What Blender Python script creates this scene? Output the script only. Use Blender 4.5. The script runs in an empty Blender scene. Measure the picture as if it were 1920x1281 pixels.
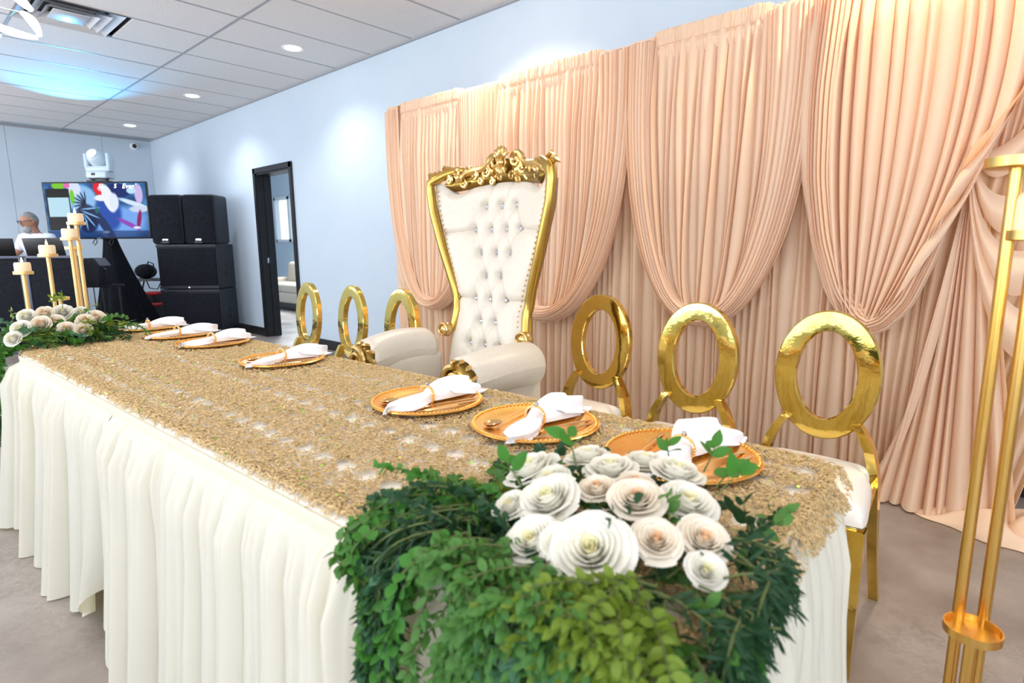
import bpy, bmesh, math, random
import numpy as np
from mathutils import Vector, Matrix, Euler
PI = math.pi
SC = bpy.context.scene
COL = SC.collection
R = math.radians

# ------------------------------------------------------------------ camera, world, lights, exposure
def make_camera():
    yaw, pitch, roll = R(42.07), R(9.437), R(-0.444)
    f = Vector((-math.sin(yaw)*math.cos(pitch), math.cos(yaw)*math.cos(pitch), -math.sin(pitch)))
    rt = f.cross(Vector((0, 0, 1))).normalized(); up = rt.cross(f)
    r2 = rt*math.cos(roll)+up*math.sin(roll); u2 = -rt*math.sin(roll)+up*math.cos(roll)
    cd = bpy.data.cameras.new('camera'); cd.sensor_width = 36; cd.lens = 1078.8/1920*36
    cd.clip_start = 0.05; cd.clip_end = 100
    cd.dof.use_dof = True; cd.dof.focus_distance = 2.6; cd.dof.aperture_fstop = 4.5
    co = bpy.data.objects.new('camera', cd); COL.objects.link(co)
    m = Matrix((r2, u2, -f)).transposed().to_4x4(); m.translation = (0, 0, 1.2)
    co.matrix_world = m
    SC.camera = co
make_camera()
W = bpy.data.worlds.new('world'); SC.world = W; W.use_nodes = True
W.node_tree.nodes['Background'].inputs[0].default_value = (0.75, 0.88, 1.0, 1)
W.node_tree.nodes['Background'].inputs[1].default_value = 3.0
SC.view_settings.view_transform = 'Standard'; SC.view_settings.look = 'None'
SC.view_settings.exposure = -0.06; SC.view_settings.gamma = 1.0
SC.view_settings.use_curve_mapping = False

def light(kind, loc, energy, color=(1, 1, 1), size=1.0, size_y=None, aim=None, spot=None, blend=0.5, name='room_light'):
    d = bpy.data.lights.new(name, kind); d.energy = energy; d.color = color
    if kind == 'AREA':
        d.size = size
        if size_y: d.shape = 'RECTANGLE'; d.size_y = size_y
    else: d.shadow_soft_size = size
    if kind == 'SPOT': d.spot_size = R(spot); d.spot_blend = blend
    o = bpy.data.objects.new(name, d); COL.objects.link(o); o.location = loc
    if aim is not None:
        o.rotation_euler = (Vector(aim)-Vector(loc)).to_track_quat('-Z', 'Y').to_euler()
    return o
# daylight from the shopfront windows behind and left of the camera
for wx, we in ((-9.2, 52), (-5.6, 22), (-2.0, 24), (1.6, 30)):
    light('AREA', (wx, -5.35, 1.75), we, (0.80, 0.90, 1.0), 2.6, 2.1, aim=(wx, 3, 1.2), name='window_daylight')
light('AREA', (3.35, -1.5, 1.75), 40, (0.86, 0.92, 1.0), 2.6, 2.1, aim=(-3, -1.0, 1.1), name='window_daylight')
for wx in (-10.0, -6.5, -3.0, 0.8):   # added unseen fill lights, aimed up to bounce off the ceiling behind the camera
    light('AREA', (wx, -2.2, 1.6), 92, (1.0, 0.97, 0.95), 2.2, 2.2, aim=(wx, -1.4, 3.0), name='added_ceiling_fill')
LAMP_X = [2.14, -0.37, -2.88, -5.39, -7.90, -10.42]
LAMP_Y = [2.93, 0.35, -2.2, -4.5]
for iy, ly in enumerate(LAMP_Y):
    for ix, lx in enumerate(LAMP_X):
        warm = (1.0, 0.80, 0.55) if (iy == 0 and ix < 2) else ((1.0, 0.90, 0.76) if ix < 3 else (0.97, 0.97, 1.0))
        light('SPOT', (lx, ly, 3.0), (105 if ix < 2 else (88 if ix == 2 else 46)) if iy == 0 else (42 if ix < 3 else 64), warm, 0.06, aim=(lx, ly, 0), spot=128, blend=0.75, name='downlight_beam')
# stage light of the moving head thrown on the ceiling
light('SPOT', (-9.44, 2.05, 2.52), 300, (0.05, 0.50, 1.0), 0.02, aim=(-8.25, 1.75, 3.05), spot=74, blend=1.0, name='moving_head_beam')
# added fill lamp under the side room ceiling, brightening that room
light('AREA', (-10.6, 6.2, 2.5), 240, (0.9, 0.97, 1.0), 1.6, 1.2, aim=(-9.6, 4.6, 0.3), name='side_room_fill')

# ------------------------------------------------------------------ materials
def mat(name, color, rough=0.5, metal=0.0, spec=0.5, emit=None, es=0.0, trans=0.0, sheen=0.0, coat=0.0, sss=0.0):
    m = bpy.data.materials.new(name); m.use_nodes = True
    b = m.node_tree.nodes['Principled BSDF']
    b.inputs['Base Color'].default_value = (*color, 1); b.inputs['Roughness'].default_value = rough
    b.inputs['Metallic'].default_value = metal; b.inputs['Specular IOR Level'].default_value = spec
    b.inputs['Transmission Weight'].default_value = trans
    b.inputs['Sheen Weight'].default_value = sheen; b.inputs['Coat Weight'].default_value = coat
    if emit: b.inputs['Emission Color'].default_value = (*emit, 1); b.inputs['Emission Strength'].default_value = es
    if sss: b.inputs['Subsurface Weight'].default_value = sss; b.inputs['Subsurface Scale'].default_value = 0.01
    return m
def nodes(m): return m.node_tree, m.node_tree.nodes['Principled BSDF']
def add_noise(m, scale, c1, c2, detail=6, lo=0.35, hi=0.65, bump=0.0, bscale=None, rough=None, stretch=(1, 1, 1)):
    t, b = nodes(m); N = t.nodes; L = t.links
    tc = N.new('ShaderNodeTexCoord'); mp = N.new('ShaderNodeMapping'); mp.inputs['Scale'].default_value = stretch
    L.new(tc.outputs['Object'], mp.inputs[0])
    n = N.new('ShaderNodeTexNoise'); n.inputs['Scale'].default_value = scale; n.inputs['Detail'].default_value = detail
    n.inputs['Roughness'].default_value = 0.6
    L.new(mp.outputs[0], n.inputs['Vector'])
    r = N.new('ShaderNodeValToRGB'); r.color_ramp.elements[0].position = lo; r.color_ramp.elements[1].position = hi
    r.color_ramp.elements[0].color = (*c1, 1); r.color_ramp.elements[1].color = (*c2, 1)
    L.new(n.outputs['Fac'], r.inputs[0]); L.new(r.outputs[0], b.inputs['Base Color'])
    if bump:
        n2 = N.new('ShaderNodeTexNoise'); n2.inputs['Scale'].default_value = bscale or scale; n2.inputs['Detail'].default_value = 4
        L.new(mp.outputs[0], n2.inputs['Vector'])
        bp = N.new('ShaderNodeBump'); bp.inputs['Strength'].default_value = bump; bp.inputs['Distance'].default_value = 0.01
        L.new(n2.outputs['Fac'], bp.inputs['Height']); L.new(bp.outputs[0], b.inputs['Normal'])
    if rough:
        mr = N.new('ShaderNodeMapRange'); mr.inputs['To Min'].default_value = rough[0]; mr.inputs['To Max'].default_value = rough[1]
        L.new(n.outputs['Fac'], mr.inputs[0]); L.new(mr.outputs[0], b.inputs['Roughness'])
    return m
def cloth(name, color, transl=0.25, rough=0.6, tcol=None, sheen=0.2):
    m = mat(name, color, rough, sheen=sheen, spec=0.3); t, b = nodes(m)
    tr = t.nodes.new('ShaderNodeBsdfTranslucent'); tr.inputs[0].default_value = (*(tcol or color), 1)
    mx = t.nodes.new('ShaderNodeMixShader'); mx.inputs[0].default_value = transl
    out = t.nodes['Material Output']
    t.links.new(b.outputs[0], mx.inputs[1]); t.links.new(tr.outputs[0], mx.inputs[2]); t.links.new(mx.outputs[0], out.inputs[0])
    return m
M = {}
M['wall'] = add_noise(mat('wall_paint', (0.8, 0.84, 0.88), 0.5, spec=0.3), 1.5, (0.56, 0.66, 0.765), (0.59, 0.69, 0.79), bump=0.04, bscale=180)
M['tile'] = add_noise(mat('ceiling_tile', (0.7, 0.7, 0.7), 0.9), 90, (0.70, 0.69, 0.69), (0.78, 0.77, 0.77), bump=0.25, bscale=160)
M['tee'] = mat('ceiling_grid', (0.36, 0.37, 0.40), 0.5)
M['black'] = mat('black_paint', (0.012, 0.012, 0.014), 0.35)
M['blackfab'] = add_noise(mat('black_fabric', (0.01, 0.011, 0.016), 0.9, spec=0.2), 30, (0.006, 0.007, 0.012), (0.012, 0.014, 0.02))
M['blackplastic'] = add_noise(mat('black_speaker', (0.012, 0.014, 0.022), 0.55), 200, (0.007, 0.009, 0.016), (0.018, 0.022, 0.034), bump=0.1)
M['greyplastic'] = mat('grey_plastic', (0.12, 0.13, 0.15), 0.5)
M['chrome'] = mat('chrome', (0.8, 0.82, 0.86), 0.12, 1.0)
M['floor'] = add_noise(mat('concrete', (0.3, 0.27, 0.25), 0.25, spec=0.5), 1.9, (0.20, 0.165, 0.145), (0.37, 0.325, 0.30), detail=12, lo=0.36, hi=0.66, bump=0.05, bscale=22, rough=(0.2, 0.5))
def concrete_detail():
    t, b = nodes(M['floor']); N = t.nodes; L = t.links
    base = b.inputs['Base Color'].links[0].from_socket
    tc = N.new('ShaderNodeTexCoord')
    v = N.new('ShaderNodeTexNoise'); v.inputs['Scale'].default_value = 38; v.inputs['Detail'].default_value = 8; v.inputs['Distortion'].default_value = 1.5
    L.new(tc.outputs['Object'], v.inputs['Vector'])
    p = N.new('ShaderNodeTexNoise'); p.inputs['Scale'].default_value = 0.9; p.inputs['Detail'].default_value = 3
    L.new(tc.outputs['Object'], p.inputs['Vector'])
    r1 = N.new('ShaderNodeValToRGB'); r1.color_ramp.elements[0].position = 0.42; r1.color_ramp.elements[1].position = 0.6
    L.new(v.outputs['Fac'], r1.inputs[0])
    r2 = N.new('ShaderNodeValToRGB'); r2.color_ramp.elements[0].position = 0.48; r2.color_ramp.elements[1].position = 0.6
    L.new(p.outputs['Fac'], r2.inputs[0])
    mu = N.new('ShaderNodeMath'); mu.operation = 'MULTIPLY'; L.new(r1.outputs[0], mu.inputs[0]); L.new(r2.outputs[0], mu.inputs[1])
    mu2 = N.new('ShaderNodeMath'); mu2.operation = 'MULTIPLY'; mu2.inputs[1].default_value = 0.5; L.new(mu.outputs[0], mu2.inputs[0])
    mx = N.new('ShaderNodeMixRGB'); mx.inputs[2].default_value = (0.40, 0.365, 0.34, 1)
    L.new(mu2.outputs[0], mx.inputs[0]); L.new(base, mx.inputs[1]); L.new(mx.outputs[0], b.inputs['Base Color'])
concrete_detail()
M['drape'] = cloth('peach_satin', (0.98, 0.755, 0.565), 0.28, 0.42, (1.0, 0.60, 0.20), 0.3)
M['skirt'] = cloth('cream_skirt', (0.87, 0.85, 0.77), 0.30, 0.7, (0.95, 0.86, 0.48))
M['white_cloth'] = mat('white_cloth', (0.82, 0.80, 0.74), 0.8)
M['napkin'] = mat('napkin_white', (0.88, 0.89, 0.96), 0.75, sheen=0.3)
M['lace'] = mat('gold_yarn', (0.66, 0.47, 0.25), 0.42, 0.25)
add_noise(M['lace'], 120, (0.36, 0.24, 0.09), (0.80, 0.60, 0.33), lo=0.3, hi=0.7)
M['sequin'] = mat('green_sequin', (0.45, 0.75, 0.12), 0.15, 0.9)
M['sequin_gold'] = mat('gold_sequin', (1.0, 0.62, 0.12), 0.12, 1.0)
M['gold'] = mat('polished_gold', (0.86, 0.62, 0.20), 0.07, 1.0)
add_noise(M['gold'], 9, (0.78, 0.54, 0.11), (0.86, 0.65, 0.19), bump=0.10, bscale=14)
nodes(M['gold'])[1].inputs['Roughness'].default_value = 0.07
M['plate'] = add_noise(mat('charger_gold', (0.92, 0.52, 0.12), 0.26, 1.0), 60, (0.90, 0.48, 0.11), (0.96, 0.58, 0.16))
M['cutlery'] = mat('cutlery_gold', (0.95, 0.62, 0.28), 0.14, 1.0)
M['rodgold'] = add_noise(mat('brushed_gold', (0.80, 0.50, 0.15), 0.30, 1.0), 60, (0.72, 0.42, 0.10), (0.86, 0.56, 0.18), stretch=(1, 1, 0.05))
M['rodpale'] = mat('brushed_gold_pale', (0.86, 0.60, 0.27), 0.42, 0.8)
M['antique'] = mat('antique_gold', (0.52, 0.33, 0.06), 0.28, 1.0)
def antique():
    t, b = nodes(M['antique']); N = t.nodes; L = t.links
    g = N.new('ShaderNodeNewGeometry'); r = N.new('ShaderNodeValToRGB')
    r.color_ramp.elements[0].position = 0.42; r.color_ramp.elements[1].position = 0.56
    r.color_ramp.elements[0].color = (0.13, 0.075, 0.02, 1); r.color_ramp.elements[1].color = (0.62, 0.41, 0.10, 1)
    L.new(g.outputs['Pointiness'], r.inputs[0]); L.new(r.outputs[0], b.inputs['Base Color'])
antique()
M['carved'] = mat('carved_gold', (0.72, 0.50, 0.20), 0.26, 1.0)
M['leather'] = add_noise(mat('ivory_leather', (0.86, 0.79, 0.70), 0.38, sss=0.05), 70, (0.66, 0.605, 0.53), (0.70, 0.645, 0.565), bump=0.05, bscale=500)
M['seat'] = mat('white_leather', (0.90, 0.87, 0.83), 0.25, coat=0.2)
M['crystal'] = mat('crystal', (0.62, 0.66, 0.74), 0.05, 0.85)
M['candle'] = mat('ivory_wax', (0.90, 0.74, 0.52), 0.5, sss=0.3, emit=(1, 0.62, 0.28), es=0.06)
M['flame'] = mat('led_flame', (1, 0.9, 0.7), 0.4, emit=(1, 0.80, 0.5), es=1.6)
def petal_mat(name, c1, c2):
    m = cloth(name, c1, 0.25, 0.7, c2, 0.2); return m
M['rose'] = petal_mat('rose_white', (0.93, 0.92, 0.87), (0.95, 0.93, 0.78))
M['rose_in'] = petal_mat('rose_yellow_heart', (0.90, 0.87, 0.62), (0.9, 0.85, 0.5))
M['rose_blush'] = petal_mat('rose_blush', (0.94, 0.88, 0.79), (0.95, 0.82, 0.62))
M['rose_blush_in'] = petal_mat('rose_blush_heart', (0.88, 0.66, 0.44), (0.9, 0.6, 0.35))
def leafmat(name, c, c2):
    m = cloth(name, c, 0.22, 0.55, c2, 0.0)
    return m
M['leaf_mid'] = leafmat('leaf_mid_green', (0.075, 0.20, 0.045), (0.20, 0.42, 0.05))
M['leaf_olive'] = leafmat('leaf_olive_green', (0.15, 0.23, 0.025), (0.32, 0.42, 0.03))
M['leaf_dark'] = leafmat('leaf_dark_green', (0.018, 0.065, 0.028), (0.05, 0.16, 0.04))
M['leaf_bright'] = leafmat('leaf_bright_green', (0.055, 0.21, 0.03), (0.13, 0.40, 0.04))
M['leaf_blue'] = leafmat('leaf_blue_green', (0.06, 0.17, 0.09), (0.12, 0.28, 0.12))
M['stem'] = mat('stem_green', (0.09, 0.12, 0.03), 0.7)
M['moverwhite'] = mat('fixture_white', (0.62, 0.72, 0.80), 0.35)
M['lens'] = mat('lens_lit', (1, 1, 1), 0.1, emit=(0.8, 0.93, 1), es=6)
M['lamp'] = mat('downlight_lit', (1, 1, 1), 0.3, emit=(1, 0.98, 1), es=14)
M['pendant'] = mat('pendant_lit', (1, 1, 1), 0.3, emit=(0.93, 0.93, 1), es=7)
M['whitemetal'] = mat('white_metal', (0.66, 0.68, 0.72), 0.25, 0.2)
M['darkhole'] = mat('dark_recess', (0.01, 0.012, 0.016), 0.6)
M['skin'] = mat('skin', (0.44, 0.22, 0.14), 0.55, sss=0.1)
M['hair'] = add_noise(mat('grey_hair', (0.3, 0.3, 0.3), 0.8), 90, (0.10, 0.10, 0.10), (0.42, 0.42, 0.43))
M['beard'] = add_noise(mat('white_beard', (0.6, 0.6, 0.6), 0.8), 90, (0.22, 0.22, 0.23), (0.52, 0.52, 0.54))
M['shirt'] = mat('white_shirt', (0.80, 0.85, 0.95), 0.8)
M['trouser'] = mat('dark_trousers', (0.03, 0.03, 0.04), 0.8)
M['red'] = mat('red_cushion', (0.42, 0.01, 0.015), 0.7)
M['orange'] = mat('orange_box', (0.62, 0.07, 0.02), 0.5)
M['sofa'] = add_noise(mat('sofa_fabric', (0.42, 0.36, 0.29), 0.9), 120, (0.36, 0.30, 0.24), (0.48, 0.42, 0.35))
M['glass'] = mat('window_glass', (0.9, 0.95, 1), 0.02, trans=1.0)
M['outside'] = mat('daylight_outside', (1, 1, 1), 0.5)
M['frame_white'] = mat('window_trim', (0.85, 0.87, 0.88), 0.4)
M['postblue'] = mat('grey_blue_post', (0.07, 0.08, 0.13), 0.4)
M['hedge'] = leafmat('outdoor_leaf', (0.25, 0.45, 0.18), (0.5, 0.7, 0.3))

# ------------------------------------------------------------------ mesh helpers
def orth(d):
    d = d/np.linalg.norm(d); a = np.array([0, 0, 1.0]) if abs(d[2]) < 0.9 else np.array([1.0, 0, 0])
    u = np.cross(a, d); u /= np.linalg.norm(u); return u, np.cross(d, u)
class MB:
    def __init__(s): s.v = []; s.f = []; s.n = 0
    def add(s, V, F, M4=None):
        V = np.asarray(V, float).reshape(-1, 3)
        if M4 is not None:
            A = np.array(M4); V = V@A[:3, :3].T+A[:3, 3]
        b = s.n
        s.v.append(V); s.f += [tuple(i+b for i in f) for f in F]; s.n += len(V); return s
    def box(s, c, d, bev=0.0, seg=2, rot=None, taper=None):
        bm = bmesh.new(); bmesh.ops.create_cube(bm, size=1)
        for v in bm.verts:
            v.co.x *= d[0]; v.co.y *= d[1]; v.co.z *= d[2]
            if taper and v.co.z < 0: v.co.x *= taper; v.co.y *= taper
        if bev: bmesh.ops.bevel(bm, geom=bm.edges[:], offset=bev, segments=seg, affect='EDGES', profile=0.5)
        bm.verts.index_update()
        V = [v.co[:] for v in bm.verts]; F = [[v.index for v in f.verts] for f in bm.faces]; bm.free()
        m = Matrix.Translation(c) @ (Euler(rot).to_matrix().to_4x4() if rot else Matrix.Identity(4))
        return s.add(V, F, m)
    def tube(s, pts, r, n=8, closed=False, caps=True, flat=None, up=None):
        P = np.asarray(pts, float); k = len(P)
        rr = np.full(k, r, float) if np.isscalar(r) else np.asarray(r, float)
        if closed: T = np.roll(P, -1, 0)-np.roll(P, 1, 0)
        else:
            T = np.empty_like(P); T[1:-1] = P[2:]-P[:-2]; T[0] = P[1]-P[0]; T[-1] = P[-1]-P[-2]
        T /= np.linalg.norm(T, axis=1)[:, None]+1e-12
        if up is None: u, w = orth(T[0])
        V = []
        for i in range(k):
            if up is not None:
                w = np.array(up, float); u = np.cross(w, T[i]); u /= np.linalg.norm(u)+1e-9; w = np.cross(T[i], u)
            else:
                u = u-T[i]*np.dot(u, T[i]); u /= np.linalg.norm(u)+1e-9; w = np.cross(T[i], u)
            fl = 1 if flat is None else flat
            for j in range(n):
                a = 2*PI*j/n; V.append(P[i]+rr[i]*(u*math.cos(a)+w*math.sin(a)*fl))
        F = []
        for i in range(k if closed else k-1):
            for j in range(n):
                a = i*n+j; b = i*n+(j+1) % n; c = ((i+1) % k)*n+(j+1) % n; d = ((i+1) % k)*n+j
                F.append((a, b, c, d))
        if caps and not closed: F.append(tuple(range(n))[::-1]); F.append(tuple((k-1)*n+j for j in range(n)))
        return s.add(V, F)
    def lathe(s, prof, n=32, c=(0, 0, 0), M4=None, caps=False):
        V = []; F = []
        for (r, z) in prof:
            for j in range(n): V.append((r*math.cos(2*PI*j/n), r*math.sin(2*PI*j/n), z))
        for i in range(len(prof)-1):
            for j in range(n): F.append((i*n+j, i*n+(j+1) % n, (i+1)*n+(j+1) % n, (i+1)*n+j))
        if caps: F.append(tuple(range(n))[::-1]); F.append(tuple((len(prof)-1)*n+j for j in range(n)))
        m = Matrix.Translation(c) @ (M4 if M4 is not None else Matrix.Identity(4))
        return s.add(V, F, m)
    def sphere(s, c, r, nu=16, nv=10, rot=None):
        r = (r, r, r) if np.isscalar(r) else r
        V = []; F = []
        for i in range(nv+1):
            t = PI*i/nv
            for j in range(nu): V.append((r[0]*math.sin(t)*math.cos(2*PI*j/nu), r[1]*math.sin(t)*math.sin(2*PI*j/nu), r[2]*math.cos(t)))
        for i in range(nv):
            for j in range(nu): F.append((i*nu+j, (i+1)*nu+j, (i+1)*nu+(j+1) % nu, i*nu+(j+1) % nu))
        m = Matrix.Translation(c) @ (Euler(rot).to_matrix().to_4x4() if rot else Matrix.Identity(4))
        return s.add(V, F, m)
    def grid(s, X, flip=False, closed_u=False):
        X = np.asarray(X, float); a, b = X.shape[:2]
        idx = np.arange(a*b).reshape(a, b)
        if closed_u: idx = np.vstack([idx, idx[:1]])
        q = np.stack([idx[:-1, :-1], idx[1:, :-1], idx[1:, 1:], idx[:-1, 1:]], -1).reshape(-1, 4)
        if flip: q = q[:, ::-1]
        return s.add(X.reshape(-1, 3), q.tolist())
    def disc(s, c, r, n=24, up=1):
        V = [(c[0]+r*math.cos(2*PI*j/n), c[1]+r*math.sin(2*PI*j/n), c[2]) for j in range(n)]
        return s.add(V, [tuple(range(n)) if up > 0 else tuple(range(n))[::-1]])
    def mesh(s, name, m, smooth=True):
        me = bpy.data.meshes.new(name)
        V = np.concatenate(s.v) if s.v else np.zeros((0, 3))
        me.from_pydata(V.tolist(), [], s.f); me.validate()
        ms = m if isinstance(m, (list, tuple)) else [m]
        for q in ms: me.materials.append(q)
        if smooth:
            me.shade_smooth() if hasattr(me, 'shade_smooth') else None
            try: me.set_sharp_from_angle(angle=R(38))
            except Exception: pass
        me.update(); return me
    def build(s, name, m, parent=None, smooth=True, **props):
        o = bpy.data.objects.new(name, s.mesh(name, m, smooth)); COL.objects.link(o)
        if parent is not None: o.parent = parent
        for k, v in props.items(): o[k] = v
        return o
def link(name, me, parent=None, M4=None, **props):
    o = bpy.data.objects.new(name, me); COL.objects.link(o)
    if parent is not None: o.parent = parent
    if M4 is not None: o.matrix_basis = M4
    for k, v in props.items(): o[k] = v
    return o
def tag(o, label, cat, group=None):
    o['label'] = label; o['category'] = cat
    if group: o['group'] = group
    return o
def thing(name, label, cat, loc=(0, 0, 0), rz=0.0, group=None):
    o = bpy.data.objects.new(name, None); COL.objects.link(o); o.empty_display_size = 0.1
    o.location = loc; o.rotation_euler = (0, 0, rz); return tag(o, label, cat, group)
def struct(o): o['kind'] = 'structure'; return o
def copy_tree(o, parent=None):
    c = o.copy(); COL.objects.link(c); c.parent = parent
    for ch in list(o.children): copy_tree(ch, c)
    return c
rng = np.random.RandomState(7); random.seed(7)
def folds(x, seed, w0=0.03, w1=0.06, p=0.75):
    """one-dimensional pleat profile 0..1 with round ridges and sharp valleys"""
    r = np.random.RandomState(seed); x = np.asarray(x, float)
    lo, hi = x.min()-0.1, x.max()+0.1
    e = [lo]
    while e[-1] < hi: e.append(e[-1]+r.uniform(w0, w1))
    e = np.array(e); amp = r.uniform(0.35, 1.0, len(e))
    i = np.clip(np.searchsorted(e, x)-1, 0, len(e)-2)
    t = (x-e[i])/(e[i+1]-e[i])
    return np.sin(PI*np.clip(t, 0, 1))**p*amp[i]
YW, XL, CH = 3.55, -11.65, 3.05

# ================================================================== the room
def room():
    MB().box((-4.0, 0.6, -0.05), (21.4, 12.6, 0.1)).build('floor', M['floor'], smooth=False, kind='structure')
    # back wall with its door opening
    w = MB(); t = 0.17; y = YW+t/2
    dx0, dx1, dz = -7.70, -6.77, 2.16
    w.box(((XL-0.2+dx0)/2, y, CH/2+0.05), (dx0-XL+0.2, t, CH+0.1)).box(((dx1+3.6)/2, y, CH/2+0.05), (3.6-dx1, t, CH+0.1))
    w.box(((dx0+dx1)/2, y, (dz+CH)/2+0.05), (dx1-dx0, t, CH-dz+0.1))
    w.build('wall_back', M['wall'], smooth=False, kind='structure')
    wl = MB(); ys = [-5.6, -3.2, -0.8, 0.42, 1.62, 2.84, YW]
    for a, b in zip(ys[:-1], ys[1:]): wl.box((XL-0.05, (a+b)/2, CH/2+0.05), (0.1, b-a-0.004, CH+0.1))
    wl.box((XL-0.08, -1, CH/2+0.1), (0.05, 9.4, CH+0.2))
    wl.build('wall_left', M['wall'], smooth=False, kind='structure')
    wf = MB()   # front wall with four tall windows
    xs = [-9.2, -5.6, -2.0, 1.6]
    wf.box((-4.0, -5.6, 0.3), (15.4, 0.15, 0.6)).box((-4.0, -5.6, 2.98), (15.4, 0.15, 0.24))
    e = [XL]+[q for x in xs for q in (x-1.4, x+1.4)]+[3.6]
    for i in range(0, len(e), 2): wf.box(((e[i]+e[i+1])/2, -5.6, 1.7), (e[i+1]-e[i], 0.15, 2.4))
    wf.build('wall_front', M['wall'], smooth=False, kind='structure')
    for i, x in enumerate(xs):
        f = MB()
        for dx in (-1.37, 0, 1.37): f.box((x+dx, -5.6, 1.73), (0.06, 0.1, 2.26))
        for z in (0.63, 2.83): f.box((x, -5.6, z), (2.8, 0.1, 0.06))
        fo = f.build('window_%d' % (i+1), M['black'], smooth=False, kind='structure')
    wr = MB()
    wr.box((3.55, -4.4, CH/2), (0.1, 2.4, CH)).box((3.55, 1.8, CH/2), (0.1, 3.7, CH)).box((3.55, -1.6, 0.3), (0.1, 3.2, 0.6)).box((3.55, -1.6, 2.95), (0.1, 3.2, 0.2))
    wr.build('wall_right', M['wall'], smooth=False, kind='structure')
    # side room behind the door
    s = MB()
    s.box((-9.4, 6.7, CH/2), (0.01, 0.01, 0.01))
    s = MB()
    wx0, wx1, wz0, wz1 = -13.45, -12.42, 1.33, 2.35
    s.box(((-14.6+wx0)/2, 6.65, CH/2), (wx0+14.6, 0.1, CH)).box(((wx1-5.0)/2, 6.65, CH/2), (-5.0-wx1, 0.1, CH))
    s.box(((wx0+wx1)/2, 6.65, wz0/2), (wx1-wx0, 0.1, wz0)).box(((wx0+wx1)/2, 6.65, (wz1+CH)/2), (wx1-wx0, 0.1, CH-wz1))
    s.box((-14.65, 5.1, CH/2), (0.1, 3.2, CH)).box((-4.95, 5.15, CH/2), (0.1, 3.0, CH)).box((-13.2, YW+0.12, CH/2), (2.9, 0.1, CH))
    s.build('wall_side_room', M['wall'], smooth=False, kind='structure')
    MB().box((-9.8, 5.15, CH+0.03), (9.8, 3.2, 0.06)).build('ceiling_side_room', M['frame_white'], smooth=False, kind='structure')
    MB().box((-12.6, 5.2, -0.051), (4.2, 3.2, 0.1)).build('floor_side_room', M['floor'], smooth=False, kind='structure')
    f = MB(); cx, cz = (wx0+wx1)/2, (wz0+wz1)/2
    for xx in (wx0+0.03, wx1-0.03, wx0+0.68): f.box((xx, 6.63, cz), (0.06 if xx != wx0+0.68 else 0.1, 0.12, wz1-wz0))
    for zz in (wz0+0.03, wz1-0.03): f.box((cx, 6.63, zz), (wx1-wx0, 0.12, 0.06))
    fo = f.build('window_5', M['frame_white'], smooth=False, kind='structure')
    MB().box((cx, 6.66, cz), (wx1-wx0-0.06, 0.006, wz1-wz0-0.06)).build('window_pane', M['glass'], fo, smooth=False)
    MB().box((-9.8, 6.585, 0.06), (9.5, 0.02, 0.12)).build('baseboard_side_room', M['black'], smooth=False, kind='structure')
    # baseboards
    b = MB(); b.box(((XL+dx0-0.02)/2, YW-0.008, 0.0575), (dx0-0.06-XL, 0.016, 0.115)).box(((dx1+3.55)/2, YW-0.008, 0.0575), (3.5-dx1-0.05, 0.016, 0.115))
    b.build('baseboard_back', M['black'], smooth=False, kind='structure')
    MB().box((XL+0.008, -1, 0.0575), (0.016, 9.0, 0.115)).build('baseboard_left', M['black'], smooth=False, kind='structure')
    # door frame
    d = MB(); fw = 0.055
    for x in (dx0, dx1):
        sx = -1 if x == dx0 else 1
        d.box((x+sx*fw/2-sx*0.01, YW-0.012, (dz+fw)/2), (fw, 0.03, dz+fw))
        d.box((x-sx*0.012, YW+t/2, dz/2), (0.03, t+0.02, dz))
        d.box((x-sx*0.035, YW+t*0.62, dz/2), (0.02, 0.05, dz))
    d.box(((dx0+dx1)/2, YW-0.012, dz+fw/2), (dx1-dx0+2*fw-0.02, 0.03, fw+0.01))
    d.box(((dx0+dx1)/2, YW+t/2, dz-0.012), (dx1-dx0, t+0.02, 0.03))
    do = d.build('door_1', M['black'], smooth=False, kind='structure')
    MB().box((dx0+0.029, YW+0.07, 1.03), (0.003, 0.03, 0.07), 0.001).build('strike_plate', M['chrome'], do)
    # ceiling: slab, tees and lay-in tiles
    slab = MB().box((-4.0, -1.0, CH+0.14), (15.8, 9.6, 0.1)).build('ceiling', M['tee'], smooth=False, kind='structure')
    gx = [-5.01+0.635*k for k in range(-11, 14)]; gy = [YW-1.27*k for k in range(0, 8)]
    gx = [g for g in gx if XL < g < 3.5]
    tile = MB().box((0, 0, 0), (0.623, 1.252, 0.016), 0.003, 1).mesh('ceiling_tile', M['tile'], False)
    for gy0 in gy[:-1]:
        for g in [gx[0]-0.635]+gx:
            cx = g+0.3175; cy = gy0-0.635
            if abs(cx+5.96) < 0.05 and abs(cy-1.645) < 0.1:
                o = MB().box((cx, 1.99, CH+0.006), (0.623, 0.58, 0.016), 0.003, 1).build('ceiling_tile', M['tile'], slab, False); continue
            if cx-0.31 < XL-0.25 or cx > 3.5: continue
            link('ceiling_tile', tile, slab, Matrix.Translation((cx, cy, CH+0.006+random.uniform(-0.0015, 0.0015))))
    for g in gx: MB().box((g, -1.0, CH+0.002), (0.024, 9.1, 0.012)).build('grid_runner', M['tee'], slab, False)
    for g in gy[1:]: MB().box((-4.05, g, CH+0.001), (15.2, 0.024, 0.012)).build('grid_runner', M['tee'], slab, False)
    MB().box((-4.05, YW-0.012, CH-0.006), (15.2, 0.024, 0.03)).build('wall_angle', M['tee'], slab, False)
    MB().box((XL+0.012, -1.0, CH-0.006), (0.024, 9.1, 0.03)).build('wall_angle', M['tee'], slab, False)
room()

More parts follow.
